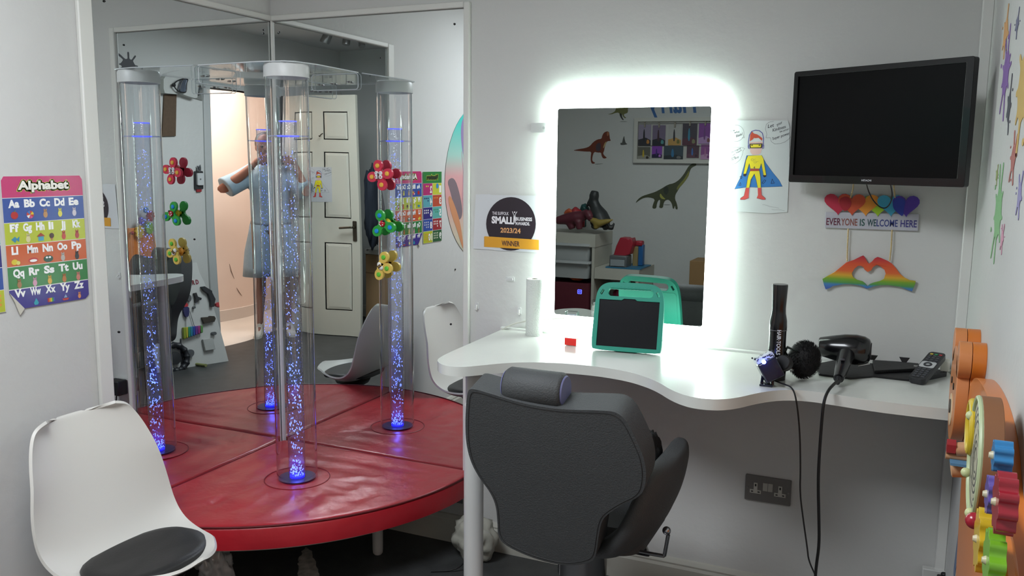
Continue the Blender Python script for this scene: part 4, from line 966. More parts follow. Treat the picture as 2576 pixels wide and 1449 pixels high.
# big soft-coloured round wall sticker (seen in the tall mirror)
cy_, cz_ = -1.90, 1.34; a = Art(LEFTF(.002)); 
tm = ramp_mat('sticker_wash', 2, [(0, 'b9c2a8'), (.18, 'c8b9a4'), (.36, 'd09a96'), (.50, 'cf9a9a'), (.62, '9ac2b6'), (.80, '3fb8ac'), (.95, '35b4a8')], .6)
a.slab([circ(cy_, cz_, .46, 48)], tm, .0008, 0); a.dz = .0005
a.poly(smooth_poly([(-1.46, 1.36), (-1.50, 1.30), (-1.55, 1.20), (-1.60, 1.12), (-1.66, 1.16), (-1.62, 1.28), (-1.55, 1.38)], 2), '7a6a70', 2)
a.poly(smooth_poly([(-1.47, 1.26), (-1.52, 1.16), (-1.58, 1.08), (-1.64, .98), (-1.67, .95), (-1.63, 1.10), (-1.57, 1.20), (-1.50, 1.28)], 2), 'c98a62', 3)
a.poly(smooth_poly([(-1.62, 1.66), (-1.68, 1.74), (-1.78, 1.72), (-1.80, 1.60), (-1.70, 1.48), (-1.65, 1.50)], 2), '8a78a0', 2)
for k in range(5): a.line([(-1.64-k*.03, 1.52), (-1.66-k*.025, 1.40), (-1.65-k*.03, 1.25), (-1.67-k*.02, 1.12)], .006, 'b890a0', 3)
tag(a.done('sea_sticker'), 'large round teal and pink wall sticker on the left wall, seen in the mirror', 'sticker')
wthing('wall_screw', 'single dark screw head on the left wall, seen in the tall mirror', 'screw', MB().cyl((.0005, -1.564, .848), (.004, -1.564, .848), .005, n=12), M('3c3c3c', .4, .8))

# ------------------------------------------------------------ grey salon chair
def onplane(p0, n, u, v, turn=False):
    p0 = Vector(p0); n = Vector(n)
    if turn: p0 = Vector((-p0.x, -p0.y, p0.z)); n = Vector((-n.x, -n.y, n.z))
    d = FWD + RGT*((u-W/2)/FPX) - UPV*((v-H/2)/FPX); t_ = (p0-CAM).dot(n)/d.dot(n); p = CAM+d*t_
    return Vector((-p.x, -p.y, p.z)) if turn else p
CX = 1.585
t = thing('salon_chair', (CX, -.62, 0), 'charcoal salon chair with a roll headrest, facing the desk', 'chair')
gfab = M('464849', .62, bump=.25, bscale=260, var=.05, vscale=4, name='charcoal_upholstery')
gsid = M('5b5f62', .55, bump=.2, bscale=260, name='charcoal_upholstery_side')
vb = (Vector((0, -.93, .88))-Vector((0, -.80, .40))).normalized()
BO = Vector((CX, -.80, .40)); BF = frame(BO, (1, 0, 0), vb); bn = Vector(BF.col[2][:3]); BI = BF.inverted()
def BP(a, b): p = onplane(BO, bn, 1130+a/2.64, 900+b/2.64); q = BI @ p; return (q.x, q.y)
oc = [(112,300),(122,218),(150,203),(230,225),(350,262),(480,300),(640,330),(780,345),(1050,350),(1120,365),(1180,420),(1250,560),(1300,680),(1312,800),(1285,915),(1150,975),(1050,1040),(1010,1090),(990,1200),(975,1320),(940,1362),(800,1385),(650,1360),(500,1310),(360,1240),(322,1180),(320,1090),(310,980),(270,890),(200,800),(140,690),(110,560),(106,420)]
ol = smooth_poly([BP(*p) for p in oc], 2)[::-1]
build('backrest', MB().prism(ol, -.085, 0, mat=BF), gfab, t, bevel=.014, bseg=4, ang=45)
cxy = (sum(p[0] for p in ol)/len(ol), sum(p[1] for p in ol)/len(ol))
sl = [BF @ Vector((cxy[0]+(p[0]-cxy[0])*.962, cxy[1]+(p[1]-cxy[1])*.967, .0002)) for p in ol]
build('back_seam', MB().tube(sl+sl[:1], .0011, 5), M('2a2b2c', .7), t)
hl, hr = on(1, -.885, 1276, 966), on(1, -.885, 1422, 984)
hu = (hr-hl).normalized(); prof = [(.0, .034), (.003, .041), (.010, .0455)]
pts = [hl+hu*d for d, _ in prof]+[hr-hu*d for d, _ in prof[::-1]]; rad = [r for _, r in prof]+[r for _, r in prof[::-1]]
hd = build('headrest', MB().tube(pts, rad, 40), gfab, t, ang=60)
build('end_cap', MB().tube([hr-hu*.0005, hr+hu*.0030], [.0385, .036], 36), M('6d6f96', .6), hd, label='blue-grey round end of the headrest')
build('end_cap', MB().tube([hl+hu*.0005, hl-hu*.0030], [.0385, .036], 36), M('6d6f96', .6), hd, label='blue-grey round end of the headrest')
build('headrest_bar', MB().tube([hl.lerp(hr, .5)+Vector((0, .02, -.02)), hl.lerp(hr, .5)+Vector((0, .03, -.14))], .010, 12), M('9a9a9c', .2, 1), t)
# seat
mb = MB(); sy0, sy1, sz0, sz1 = -.71, -.34, .42, .50
mb.prism(rrect(CX-.165, sy0, CX+.165, sy1, .08, 8), sz0, sz1)
build('seat', mb, gfab, t, bevel=.03, bseg=4, ang=45)
# wrap-round arms
arm_px = [(1500,1372),(1555,1366),(1606,1335),(1640,1285),(1663,1225),(1676,1178),(1680,1152)]
ap = [on(1, -.665, *p) for p in arm_px]
ap = [(p.x, p.z) for p in ap]
apl = [(p.x, p.y) for p in smooth_line([(x, z, 0) for x, z in ap], 2)]
def arm(sgn):
    n = len(apl)-1; rs = []; N = 28
    for k in range(33):
        u = k/32; i = min(n-1, int(u*n)); q = u*n-i
        x = apl[i][0]*(1-q)+apl[i+1][0]*q; z = apl[i][1]*(1-q)+apl[i+1][1]*q
        i0, i1 = max(0, i-1), min(n, i+2); tx_, tz_ = apl[i1][0]-apl[i0][0], apl[i1][1]-apl[i0][1]; L = math.hypot(tx_, tz_)
        w = max(.12, math.sin(PI*min(1, .04+u*.93)))**.45; hw_ = .205*w; th = .040*w
        ring = []
        for j in range(N):
            c_, s__ = math.cos(2*PI*j/N), math.sin(2*PI*j/N)
            yy = hw_*math.copysign(abs(c_)**.7, c_); tt = th*math.copysign(abs(s__)**.8, s__)-.025*(yy/.2)**2
            ring.append((CX+sgn*((x-CX)+tt*tz_/L), -.615+.03*u+yy, z-tt*tx_/L))
        rs.append(ring if sgn > 0 else ring[::-1])
    return MB().rings(rs)
for s_ in (1, -1):
    build('armrest', arm(s_), gfab, t, ang=180)
chr_ = M('b0b0b3', .12, 1, name='chrome')
build('column', MB().lathe([(.0, .03), (.05, .03), (.045, .06), (.032, .08), (.032, .30), (.07, .31), (.07, .418), (0, .418)], (CX-.02, -.62, 0), 32, caps=False), chr_, t, ang=40)
build('base', MB().lathe([(.0, 0), (.27, 0), (.275, .008), (.26, .018), (.06, .045), (0, .05)], (CX-.02, -.62, 0), 48, caps=False), chr_, t, ang=40)
la, lb, lc = on(1, -.66, 1590, 1384), on(1, -.66, 1671, 1399), on(1, -.66, 1681, 1345)
lo_ = build('lever', MB().tube(smooth_line([Vector((CX, -.63, la.z-.005)), la, la.lerp(lb, .9), lb, lb.lerp(lc, .15), lc], 1), .0052, 10), chr_, t, label='chrome height lever')
build('lever_knob', MB().ell(on(1, -.66, 1677, 1335), .0115, 20), chr_, lo_, label='chrome ball knob')
fa, fb_ = on(1, -.50, 1547, 1419), on(1, -.50, 1500, 1452)
build('footrest', MB().tube([Vector((CX-.10, -.40, .41)), Vector((CX-.10, -.20, .20)), Vector((CX+.06, -.20, .20)), Vector((CX+.06, -.40, .41))], .010, 10), chr_, t)
mb = MB()
pb = on(1, -.60, 1640, 1128)
crumple('black_cape', (pb.x-.002, -.60, .63), (.030, .07, .105), M('0d0d0f', .8, bump=.2, bscale=40), 'black hairdressing cape bundled on the salon chair seat beside its right arm', 'cape', 5, .25)

# ------------------------------------------------------------ white shell chair
YC = -1.088
t = thing('shell_chair', (.36, YC, 0), 'white moulded shell chair with a black seat pad, standing against the left wall', 'chair')
prof = [(.590,.346,.012),(.583,.338,.050),(.560,.322,.095),(.52,.302,.135),(.46,.284,.175),(.38,.275,.208),(.30,.288,.230),(.240,.345,.240),(.198,.435,.238),(.160,.540,.224),(.126,.635,.200),(.105,.690,.175),(.099,.712,.155),(.094,.722,.118)]
PL = smooth_line(prof, 2)
def shell(u, v):
    n = len(PL)-1; i = min(n-1, int(u*n)); k = u*n-i; p = PL[i].lerp(PL[i+1], k)
    s_ = (v-.5)*2; hw_ = p.z
    b = max(0, min(1, (p.y-.31)/.25)) if p.x < .33 else 0          # 0 seat .. 1 back
    up = .045*abs(s_)**3*(1-b)*max(0, min(1, (.585-p.x)*12)); fw = .060*s_*s_*b
    topdip = -.022*(1-abs(s_)**2)*max(0, (u-.85)/.15)
    fr_ = 0
    return (p.x+fw+fr_, YC+hw_*s_, p.y+up+topdip)
build('shell', MB().grid(shell, 44, 24), M('d3d1cb', .42, name='white_plastic'), t, solid=.009, bevel=.003, ang=180, subsurf=1)
mb = MB(); rs = []
cxp, cyp = .385, YC
for k, (f, h) in enumerate([(1.0, .0), (1.02, .008), (.99, .018), (.93, .026), (.8, .032), (.5, .036), (.1, .037)]):
    ring = []
    for j in range(56):
        a = 2*PI*j/56; x = cxp+.140*f*math.copysign(abs(math.cos(a))**.85, math.cos(a)); y = cyp+.180*f*math.copysign(abs(math.sin(a))**.85, math.sin(a))
        e = abs((y-YC)/.21); base_z = .287+.040*e**3+max(0, (x-.46))*.28+max(0, (.36-x))*.12
        ring.append((x, y, base_z+h))
    rs.append(ring)
build('seat_pad', mb.rings(rs), M('1b1a1a', .5, bump=.08, bscale=200, name='black_leatherette'), t, ang=60)
bp_ = M('141416', .4, name='black_plastic')
build('pedestal', MB().lathe([(.0, .268), (.10, .268), (.09, .250), (.035, .22), (.028, .18), (.028, .06), (.04, .05), (0, .05)], (.40, YC, 0), 28, caps=False), bp_, t, ang=40)
for k in range(4):
    a = PI/4+k*PI/2; build('leg', MB().tube([(.40, YC, .065), (.40+.14*math.cos(a), YC+.14*math.sin(a), .05), (.40+.25*math.cos(a), YC+.25*math.sin(a), .014)], [.018, .016, .012], 12), bp_, t)

# ------------------------------------------------------------ right wall: paint-splat stickers
def PYZ(y, z): return 1.168*y+.4754, 1.168*z-.2468
def splat(name_l, cy, cz, ry, rz, col, seed, drips=7, label='', cat='sticker', grp=None, raw=False):
    if not raw: cy, cz = PYZ(cy, cz); ry *= 1.02; rz *= 1.02
    rnd = random.Random(seed); pts = []; n = max(5, drips)
    for i in range(n):
        a0 = 2*PI*(i+rnd.uniform(-.25, .25))/n; vert = abs(math.sin(a0))
        L = rnd.uniform(.75, .95)+(.35 if vert > .75 else 0)
        for da, f in ((-.30, .56), (-.13, .60), (-.09, L*.85), (-.06, L), (.06, L), (.09, L*.85), (.13, .60), (.30, .56)):
            a = a0+da*(7/n); pts.append((-cy+ry*.75*f*math.cos(a), cz+rz*f*math.sin(a)))
    a_ = Art(RIGHTF(XR-.0005)); a_.slab([smooth_poly(pts, 1)], col, .0008, 0)
    for k in range(2):
        aa = rnd.uniform(0, 2*PI); a_.slab([circ(-cy+ry*.95*math.cos(aa), cz+rz*.95*math.sin(aa), ry*.07, 10, rz*.06)], col, .0008, 0)
    o = a_.done('splat_sticker'); return tag(o, label, cat, 'paint splat stickers on the right wall')
G = 'paint splat stickers on the right wall'
splat('', -.79, 1.735, .10, .055, 'dba468', 1, 5, 'orange paint splat sticker, topmost on the right wall')
splat('', -.87, 1.648, .14, .085, '8a66ac', 2, 9, 'purple paint splat sticker on the right wall beside the television')
splat('', -.997, 1.722, .05, .028, '70708c', 3, 3, 'small slate dot sticker above the yellow splat on the right wall')
splat('', -1.19, 1.60, .20, .12, 'cfae62', 4, 8, 'mustard paint splat sticker at the right picture edge')
splat('', -.985, 1.575, .06, .055, '50505a', 5, 4, 'thin dark grey splat sticker under the purple splat')
splat('', -1.135, 1.483, .08, .045, 'b56c64', 6, 6, 'brick-red splat sticker in the middle of the right wall')
splat('', -.965, 1.380, .15, .095, '86bb82', 7, 9, 'green paint splat sticker with long drips on the right wall')
splat('', -1.266, 1.425, .055, .04, '9088b8', 8, 2, 'lilac oval sticker low at the right picture edge')
splat('', -1.076, 1.342, .045, .028, 'd090a8', 9, 3, 'small pink sticker below the green splat')
splat('', -.877, 1.452, .04, .022, '9aa868', 10, 3, 'tiny olive sticker above the green splat')
splat('', -1.54, 2.085, .14, .07, '3a3a3e', 11, 8, 'black splash sticker high on the right wall, seen in the mirror', raw=True)
# blue sea-creature sticker and leaf stickers low on the wall
a = Art(RIGHTF(XR-.0005))
a.slab([smooth_poly([(-PYZ(-p_, 0)[0], PYZ(0, q_)[1]) for p_, q_ in [(.765,.715),(.80,.70),(.86,.725),(.90,.715),(.905,.69),(.87,.655),(.84,.63),(.80,.60),(.78,.61),(.75,.57),(.735,.545),(.70,.54),(.715,.60),(.735,.65)]], 1)], '6b7fa0', .0008, 0)
tag(a.done('animal_sticker'), 'blue-grey sea creature sticker low on the right wall under the desk', 'sticker')
k = 0
for py, pz in ((2437,1230),(2449,1255),(2436,1290),(2447,1300),(2440,1345),(2452,1330),(2437,1390),(2446,1405),(2456,1380),(2430,1425),(2462,1410),(2441,1430)):
    q = on(0, XR, py, pz); a = Art(RIGHTF(XR-.0005)); c = ['6f8a52', '5c7a6a', 'a08a4c', '7a5c4a'][k % 4]
    a.slab([circ(-q.y, q.z, .012, 8, .012)], c, .0008, 0)
    tag(a.done('leaf_sticker'), 'tiny leaf sticker in the cluster low on the right wall', 'sticker', 'tiny leaf stickers under the activity panel'); k += 1

# ------------------------------------------------------------ orange bear activity panel
XP = 2.494
t = thing('activity_panel', (XP-.02, -1.4, .50), 'orange bear-shaped wooden activity panel with gears and a maze, on the right wall', 'activity panel')
ora = M('d97a2b', .35, coat=.3, name='orange_paint'); ora2 = M('d98a52', .4, coat=.2, name='orange_face')
def RP(pts, x0_, x1_, mats, name, par=None, **k):
    mb = MB().prism([(-p[0], p[1]) for p in pts], XP-x1_ if False else 0, x1_-x0_, mat=RIGHTF(XP-x0_)); return build(name, mb, mats, par or t, **k)
body = smooth_poly([(-1.00,1.05),(-1.10,1.095),(-1.25,1.115),(-1.40,1.118),(-1.52,1.10),(-1.60,1.05),(-1.80,1.0),(-1.86,.9),(-1.88,.7),(-1.84,.52),(-1.60,.48),(-1.25,.50),(-1.12,.60),(-1.06,.75),(-1.0,.90)], 2)
RP(body, .0, .026, [ora], 'body_board', bevel=.004, ang=30)
leg_ = smooth_poly([(-1.49,1.055),(-1.60,1.065),(-1.82,1.05),(-1.89,.98),(-1.89,.60),(-1.60,.56),(-1.53,.60),(-1.50,.80)], 1)
RP(leg_, .026, .040, [ora], 'side_board', bevel=.004, ang=30)
def bear(cy, cz):
    P = []
    for i in range(64):
        a = 2*PI*i/64; r = .098
        P.append((cy+r*1.08*math.cos(a), cz+r*math.sin(a)))
    return P
hc = (-.90, 1.012)
for d0_, d1_, nm in ((.0, .024, 'head_back'), (.025, .047, 'head_front')):
    RP(circ(hc[0], hc[1], .100, 40, .096), d0_, d1_, [ora if nm == 'head_back' else ora2], nm, bevel=.003, ang=30)
    for ey in (-.075, .078):
        RP(circ(hc[0]+ey, hc[1]+.085, .036, 28), d0_, d1_, [ora if nm == 'head_back' else ora2], 'ear', bevel=.003, ang=30)
RP(circ(hc[0], hc[1]-.035, .042, 28, .032), .047, .0485, [M('e6c9a2', .5)], 'muzzle', ang=0)
RP(circ(hc[0], hc[1]-.028, .016, 20, .014), .0485, .051, [M('5c5650', .5)], 'nose', ang=0)
for ey in (-.03, .03): RP(circ(hc[0]+ey, hc[1]+.02, .007, 14), .047, .049, [M('2c2622', .4)], 'eye', ang=0)
# maze disc, ring
mc = (-1.53, 1.075)
RP(circ(mc[0], mc[1], .084, 44), .026, .050, [M('8a5c3c', .6, name='wood_brown')], 'maze_disc', bevel=.002, ang=30)
a = Art(RIGHTF(XP-.0502)); a.slab([circ(-mc[0], mc[1], .079, 44)], 'b9b49c', .0012, 0)
for k in range(7): a.line([(-mc[0]+(.012+k*.0092)*math.cos(b+k), mc[1]+(.012+k*.0092)*math.sin(b+k)) for b in [i*.25 for i in range(17+k)]], .003, '6c6c66', 6)
a.done('maze_face', t, label='grey patterned maze face')
build('maze_rim', MB().tube([(XP-.052, mc[0]+.081*math.cos(b), mc[1]+.081*math.sin(b)) for b in [2*PI*i/40 for i in range(41)]], .0035, 8), M('b7c49a', .4), t)
build('yellow_ring', MB().tube([(XP-.052, -1.44+.036*math.cos(b), 1.092+.036*math.sin(b)) for b in [2*PI*i/40 for i in range(41)]], .006, 10), M('d2b52a', .35), t, label='yellow wooden ring')
for yy, zz in ((-1.465, 1.03), (-1.58, 1.012), (-1.465, 1.115)): build('peg', MB().ell((XP-.056, yy, zz), .007, 12), M('c9cf9a', .4), t)
def gear(cy, cz, r, teeth, x0_, x1_, col):
    P = []
    for i in range(teeth*6):
        a = 2*PI*i/(teeth*6); f = [1, 1.0, .97, .84, .82, .86][i % 6]; P.append((cy+r*f*math.cos(a), cz+r*f*math.sin(a)))
    RP(smooth_poly(P, 1), x0_, x1_, [M(col, .3, coat=.3)], 'gear', ang=40, bevel=.002, label={'2f7fb8': 'blue', '9c1f2e': 'red', '6a58a8': 'purple', 'd9b42a': 'yellow', '7ab52c': 'green'}[col]+' toothed gear')
    build('gear_pin', MB().cyl((XP-x1_, cy, cz), (XP-x1_-.004, cy, cz), .005, .003, 12), M('c9c0a0', .4), t)
gear(-1.79, 1.158, .018, 8, .040, .058, '2f7fb8'); gear(-1.83, 1.120, .033, 10, .038, .056, '9c1f2e'); gear(-1.745, 1.098, .023, 8, .040, .056, '6a58a8')
gear(-1.725, 1.035, .038, 9, .044, .060, 'd9b42a'); gear(-1.815, 1.048, .036, 9, .042, .058, '7ab52c')
w1, w2 = on(1, -1.36, 2384, 1128), on(1, -1.36, 2432, 1128)
wood = M('c89a72', .5, name='pale_wood')
build('bead_rod', MB().cyl((w1.x-.002, -1.36, 1.02), (XP-.026, -1.36, 1.02), .006, n=12), wood, t)
build('red_bead', MB().cyl(on(1, -1.36, 2381, 1126)+Vector((0, 0, .002)), on(1, -1.36, 2404, 1126), .0125, n=6).cyl(on(1, -1.36, 2404, 1130), on(1, -1.36, 2432, 1130), .011, n=20, mi=1), [M('9c2a30', .35), wood], t, label='red six-sided bead on a wooden peg')
build('blue_plate', MB().box((w1.x+.004, -1.385, 1.012), (w2.x+.018, -1.335, 1.016)), M('5a8fb5', .4), t)
build('wood_bead', MB().tube([on(1, -1.36, 2391, 1180), on(1, -1.36, 2394, 1180), on(1, -1.36, 2436, 1181), on(1, -1.36, 2440, 1181)], [.009, .0125, .0125, .009], 20), wood, t)
pb = on(0, XP-.058, 2451, 1310); build('red_ball', MB().ell(pb, .0105, 20).cyl(pb, (XP-.026, pb.y, pb.z), .004, n=10), M('a31f30', .25, coat=.3), t, label='red wooden ball')

# true size of the panel, with its back flat on the wall
for ch in list(t.children):
    for v in ch.data.vertices: v.co *= 1.168
    ch.location = ch.location*1.168
    for md in ch.modifiers:
        if md.type == 'BEVEL': md.width *= 1.168
t.location = (XR-.02*1.168, *PYZ(-1.4, .50))

# ------------------------------------------------------------ things on the right wall seen through both mirrors
def VW(u, v, x=XR-.004): p = viaboth(0, x, u, v); return (-p.y, p.z)
def onwall(px, name, label, cat, mat, th=.01, bev=.002, k=0):
    pts = [VW(*p) for p in px]; pts = smooth_poly(pts, k) if k else pts
    return tag(build(name, MB().prism(pts, 0, th, mat=RIGHTF(XR-.0005)), mat, ang=30, bevel=bev), label, cat)
onwall([(412,240),(447,240),(447,346),(408,346)], 'cork_board', 'dark brown board on the right wall, seen in the left mirror above the red spinner', 'board', M('5c4a3a', .85, var=.1, vscale=40), .012)
# white moulded wall figure wearing mirrored goggles
onwall([(400,190),(440,178),(480,180),(492,200),(489,240),(488,252),(468,246),(448,238),(440,240),(415,238),(400,236)], 'wall_figure', 'pale moulded shape on the right wall that wears the mirrored goggles', 'wall decoration', M('b9bab6', .6), .05, .015, 1)
g = viaboth(0, XR-.075, 464, 216); t = thing('goggles', g, 'mirrored black-rimmed goggles on a strap hooked over the pale wall shape', 'goggles')
def VG(u, v, x=XR-.075): return viaboth(0, x, u, v)
lens_px = smooth_poly([(466,200),(478,200),(474,214),(474,232),(470,236),(458,234),(456,230),(460,212)], 1)
q = [VG(*p) for p in lens_px]
build('lens', MB().prism([(-p.y, p.z) for p in q], 0, .012, mat=RIGHTF(XR-.062)), mirror_mat('b9c4dc', .05), t, ang=30, bevel=.004)
build('rim', MB().tube(q+q[:1], .005, 8), bp_, t)
build('strap', MB().tube(smooth_line([VG(467,200), VG(455,203), VG(445,209), VG(441,216)], 2), .0045, 8).tube(smooth_line([VG(441,216), VG(446,226), VG(456,233), VG(460,235)], 2), .0045, 8), M('161618', .7), t)
build('strap_knob', MB().cyl(VG(441,216)+Vector((.01, 0, 0)), VG(441,216)-Vector((.01, 0, 0)), .013, n=20), bp_, t, bevel=.003)
onwall([(489,250),(489,212),(508,216),(511,257)], 'grey_plate', 'small square grey plate on the right wall behind the round convex mirror', 'plate', M('7a7c78', .6), .006)
q = viaboth(0, XR-.03, 504, 228); t = thing('convex_mirror', q, 'small round black-rimmed convex mirror on the grey wall plate', 'mirror')
fr = frame((XR-.012, q.y, q.z), (0, -1, 0), (0, 0, 1))
build('dome', MB().lathe([(.038, .004), (.036, .012), (.028, .020), (.014, .026), (.001, .028)], n=32, mat=fr), mirror_mat('9aa0a8', .05), t, ang=180)
build('rim', MB().lathe([(.0, -.003), (.042, -.003), (.042, .006), (.037, .008), (.0, .004)], n=32, mat=fr), bp_, t, ang=40)
# key box with fob
q = viaboth(0, XR-.01, 508, 455); t = thing('key_holder', q, 'small white device with a red tag in a dark holder on the right wall', 'key holder')
fr = frame((XR-.001, q.y, q.z), (0, -1, 0), (0, 0, 1))
build('holder', MB().prism(rrect(-.036, -.075, .036, .060, .008), 0, .012, mat=fr), M('2b2c2f', .5), t, bevel=.002)
build('device', MB().prism(rrect(-.024, -.045, .026, .045, .008), .012, .024, mat=fr), M('c8cacb', .4), t, bevel=.003)
build('dial', MB().lathe([(.006, .024), (.005, .027), (0.001, .027)], n=16, mat=fr), M('6c6e70', .4), t)
build('red_tag', MB().prism(rrect(-.020, -.095, .022, -.070, .003), .002, .010, mat=fr), M('9a2a30', .6), t, bevel=.001)
build('cord_bundle', MB().tube([fr @ Vector((math.sin(i*1.3)*.016, .07+.02*math.cos(i*1.9)+i*.0008, .012)) for i in range(22)], .004, 6), M('6a6c6e', .6), t)

# ------------------------------------------------------------ sensory board leaning on the right wall
b0 = Vector((2.165, -1.975, 0)); b1 = Vector((2.30, -1.50, 0)); bu = (b0-b1).normalized()     # u runs along the foot towards the door
bnn = Vector((bu.y, -bu.x, 0)); 
if bnn.x > 0: bnn = -bnn
bv = (Vector((0, 0, 1))-bnn*.20).normalized(); SBF = frame(b1, bu, bv)
if SBF.col[2][0] > 0: pass
nn_ = Vector(SBF.col[2][:3]); SBI = SBF.inverted()
def SB(a, b): p = onplane(b1, nn_, 320+a/4.139, 590+b/4.139, True); q = SBI @ p; return (q.x, q.y)
t = thing('sensory_board', (2.23, -1.75, 0), 'white lettered sensory board with toys fixed to it, leaning by the doorway', 'board')
sg = 1 if nn_.x < 0 else -1
tr1, trs = SB(770, 292), SB(830, 470)
br = SB(1015, 1245)
bd = [(.0, 0), (br[0], 0.0), (SB(960,1000)[0], SB(960,1000)[1]), SB(890,680), SB(830,480), SB(795,400), tr1, (tr1[0]-.30, tr1[1]), (tr1[0]-.34, SB(795,400)[1]), (tr1[0]-.40, SB(830,480)[1]), (-.02, .30)]
build('board_panel', MB().prism(bd, -.012*sg if sg > 0 else 0, 0 if sg > 0 else .012, mat=SBF), M('c3c3c0', .6), t, ang=0)
a = Art(SBF); a.dz = .0008*sg
for s_, x0, yb, x1, h, col in (('E', 645, 408, 668, 44, '8a5c40'), ('B', 636, 538, 655, 50, '8a6a3c'), ('O', 662, 533, 688, 50, '3c3c40'), ('A', 694, 526, 722, 50, '3c3c40'), ('R', 728, 520, 755, 48, '7a3c40'), ('D', 762, 514, 788, 48, '8a3a4c')):
    p0 = SB(x0, yb); p1 = SB(x1, yb-4); p2 = SB(x0, yb-h); a.text(s_, p0[0], p0[1], abs(p1[0]-p0[0]), p2[1]-p0[1], col, 2, .05)
a.done('lettering', t)
def sbt(name, pts, mat, z0_=.002, z1_=.022, **k): return build(name, MB().prism([SB(*p) for p in pts], z0_*sg, z1_*sg, mat=SBF), mat, t, ang=30, **k)
dkm = M('2d2e32', .4); gym = M('6c6f72', .35, .6)
for (x, y, rx, ry) in ((684,657,20,36),(731,750,11,13),(894,1014,18,18)):
    sbt('metal_fitting', smooth_poly([(x+rx*math.cos(b), y+ry*math.sin(b)) for b in [2*PI*i/10 for i in range(10)]], 1), gym)
sbt('black_spinner', [(730,605),(750,600),(762,640),(795,655),(790,675),(765,672),(758,700),(740,698),(745,660)], dkm)
sbt('black_strap', [(795,540),(820,535),(878,580),(880,600),(905,665),(893,742),(870,740),(870,680),(850,610),(815,580)], dkm)
sbt('red_catch', [(930,695),(935,748),(910,735),(910,710)], M('b03a40', .5))
sbt('red_pad', smooth_poly([(615,720),(630,702),(660,705),(676,740),(620,748)], 1), M('b8303a', .5)); sbt('blue_pad', smooth_poly([(620,748),(678,740),(682,800),(670,845),(645,850),(628,820)], 1), M('2c2c5c', .5))
sbt('brass_hinge', [(798,850),(860,845),(862,835),(895,838),(905,860),(895,895),(868,890),(862,903),(815,915)], M('5c5650', .35, .8))
for k, c in enumerate(['8a9a2c', 'b0a83a', '2c8a6a', '2c7a9a', '2c4a9a', '6a3a8a', '9a3a7a', '5a8a4c']):
    x0 = 612+k*23; y0_ = 955-k*3; sbt('coloured_tube', [(x0, y0_), (x0+24, y0_-3), (x0+22, y0_+115-k*6), (x0+4, y0_+122-k*6)], M(c, .35), .002, .03, bevel=.004)
sbt('light_switch', [(800,1075),(880,1062),(902,1175),(820,1192)], M('b0b1ae', .4), bevel=.002)
sbt('grey_latch', smooth_poly([(650,1190),(690,1175),(720,1195),(715,1240),(665,1275),(650,1260)], 1), gym)
sbt('chain_strip', [(590,1070),(602,1068),(600,1180),(615,1330),(592,1335)], dkm, .002, .010)
for dx, dy in ((650, 850), (692, 790)):
    p = [SBF @ Vector((*SB(dx+i*8*(1 if dx > 680 else 0), dy+i*30), .012*sg)) for i in range(6)]
    build('string', MB().tube(p, .002, 6), M('6a6a6a', .8), t)
wc = SB(516, 1270); 
build('wheel_rim', MB().tube([SBF @ Vector((wc[0]+.090*math.cos(b), wc[1]+.090*math.sin(b), .025*sg)) for b in [2*PI*i/36 for i in range(37)]], [.020+.006*(i % 3 == 0) for i in range(37)], 10), M('202228', .45), t, label='black ribbed wheel')
build('wheel_hub', MB().lathe([(.045, .002*sg), (.045, .03*sg), (.02, .034*sg), (.001, .034*sg)], (wc[0], wc[1], 0), 24, mat=SBF), dkm, t)
tag(build('wooden_peg', MB().tube([viaboth(2, .012, 495, 910), viaboth(2, .012, 522, 914)], .011, 12), M('8a8f5c', .6)), 'pale green rod lying on the floor in front of the sensory board', 'rod')

# ------------------------------------------------------------ door, coat, box behind the camera
t = thing('door_1', (1.752, -3.148, 0), 'white six-panel door standing open into the room', 'door'); del t['label']; del t['category']; t['kind'] = 'structure'
DFm = FRONTF(-3.13); dm = M('cfcdbf', .5, name='door_paint')
x0, x1, zd0, zd1 = -2.482, -1.752, .006, 1.985
panels = []; wL = [(-2.385, -2.165), (-2.065, -1.845)]; hs_ = [(.22, .78), (.98, 1.52), (1.62, 1.85)]
for a0, a1 in wL:
    for c0_, c1_ in hs_: panels.append([(a0, c0_), (a1, c0_), (a1, c1_), (a0, c1_)])
build('leaf', MB().prism([[(x0, zd0), (x1, zd0), (x1, zd1), (x0, zd1)]]+[p[::-1] for p in panels], -.035, 0, mat=DFm).prism([(x0+.03, .05), (x1-.03, .05), (x1-.03, 1.95), (x0+.03, 1.95)], -.026, -.0045, mat=DFm), dm, t, ang=0, kind='structure')
for p in panels:
    (a0, c0_), (a1, _), (_, c1_), _ = p
    mb = MB(); rs = []
    for ins, zz in ((.0, -.004), (.008, -.004), (.030, .0005), (.032, .0005)):
        rs.append([(a0+ins, c0_+ins, zz), (a1-ins, c0_+ins, zz), (a1-ins, c1_-ins, zz), (a0+ins, c1_-ins, zz)])
    build('door_panel', mb.rings(rs, mat=DFm), dm, t, ang=0, kind='structure')
hm = M('5c564c', .3, .9)
build('handle_plate', MB().prism(rrect(-1.828, .80, -1.785, .965, .008), 0, .006, mat=DFm), hm, t, bevel=.002, kind='structure')
build('door_handle', MB().tube(smooth_line([DFm @ Vector((-1.806, .915, .004)), DFm @ Vector((-1.806, .915, .045)), DFm @ Vector((-1.83, .915, .050)), DFm @ Vector((-1.92, .905, .048))], 1), .009, 12), hm, t, kind='structure')
build('coat_hook', MB().tube(smooth_line([DFm @ Vector((-2.07, 1.67, .002)), DFm @ Vector((-2.07, 1.655, .03)), DFm @ Vector((-2.07, 1.64, .034)), DFm @ Vector((-2.07, 1.65, .045))], 1), .004, 8), hm, t, kind='structure')
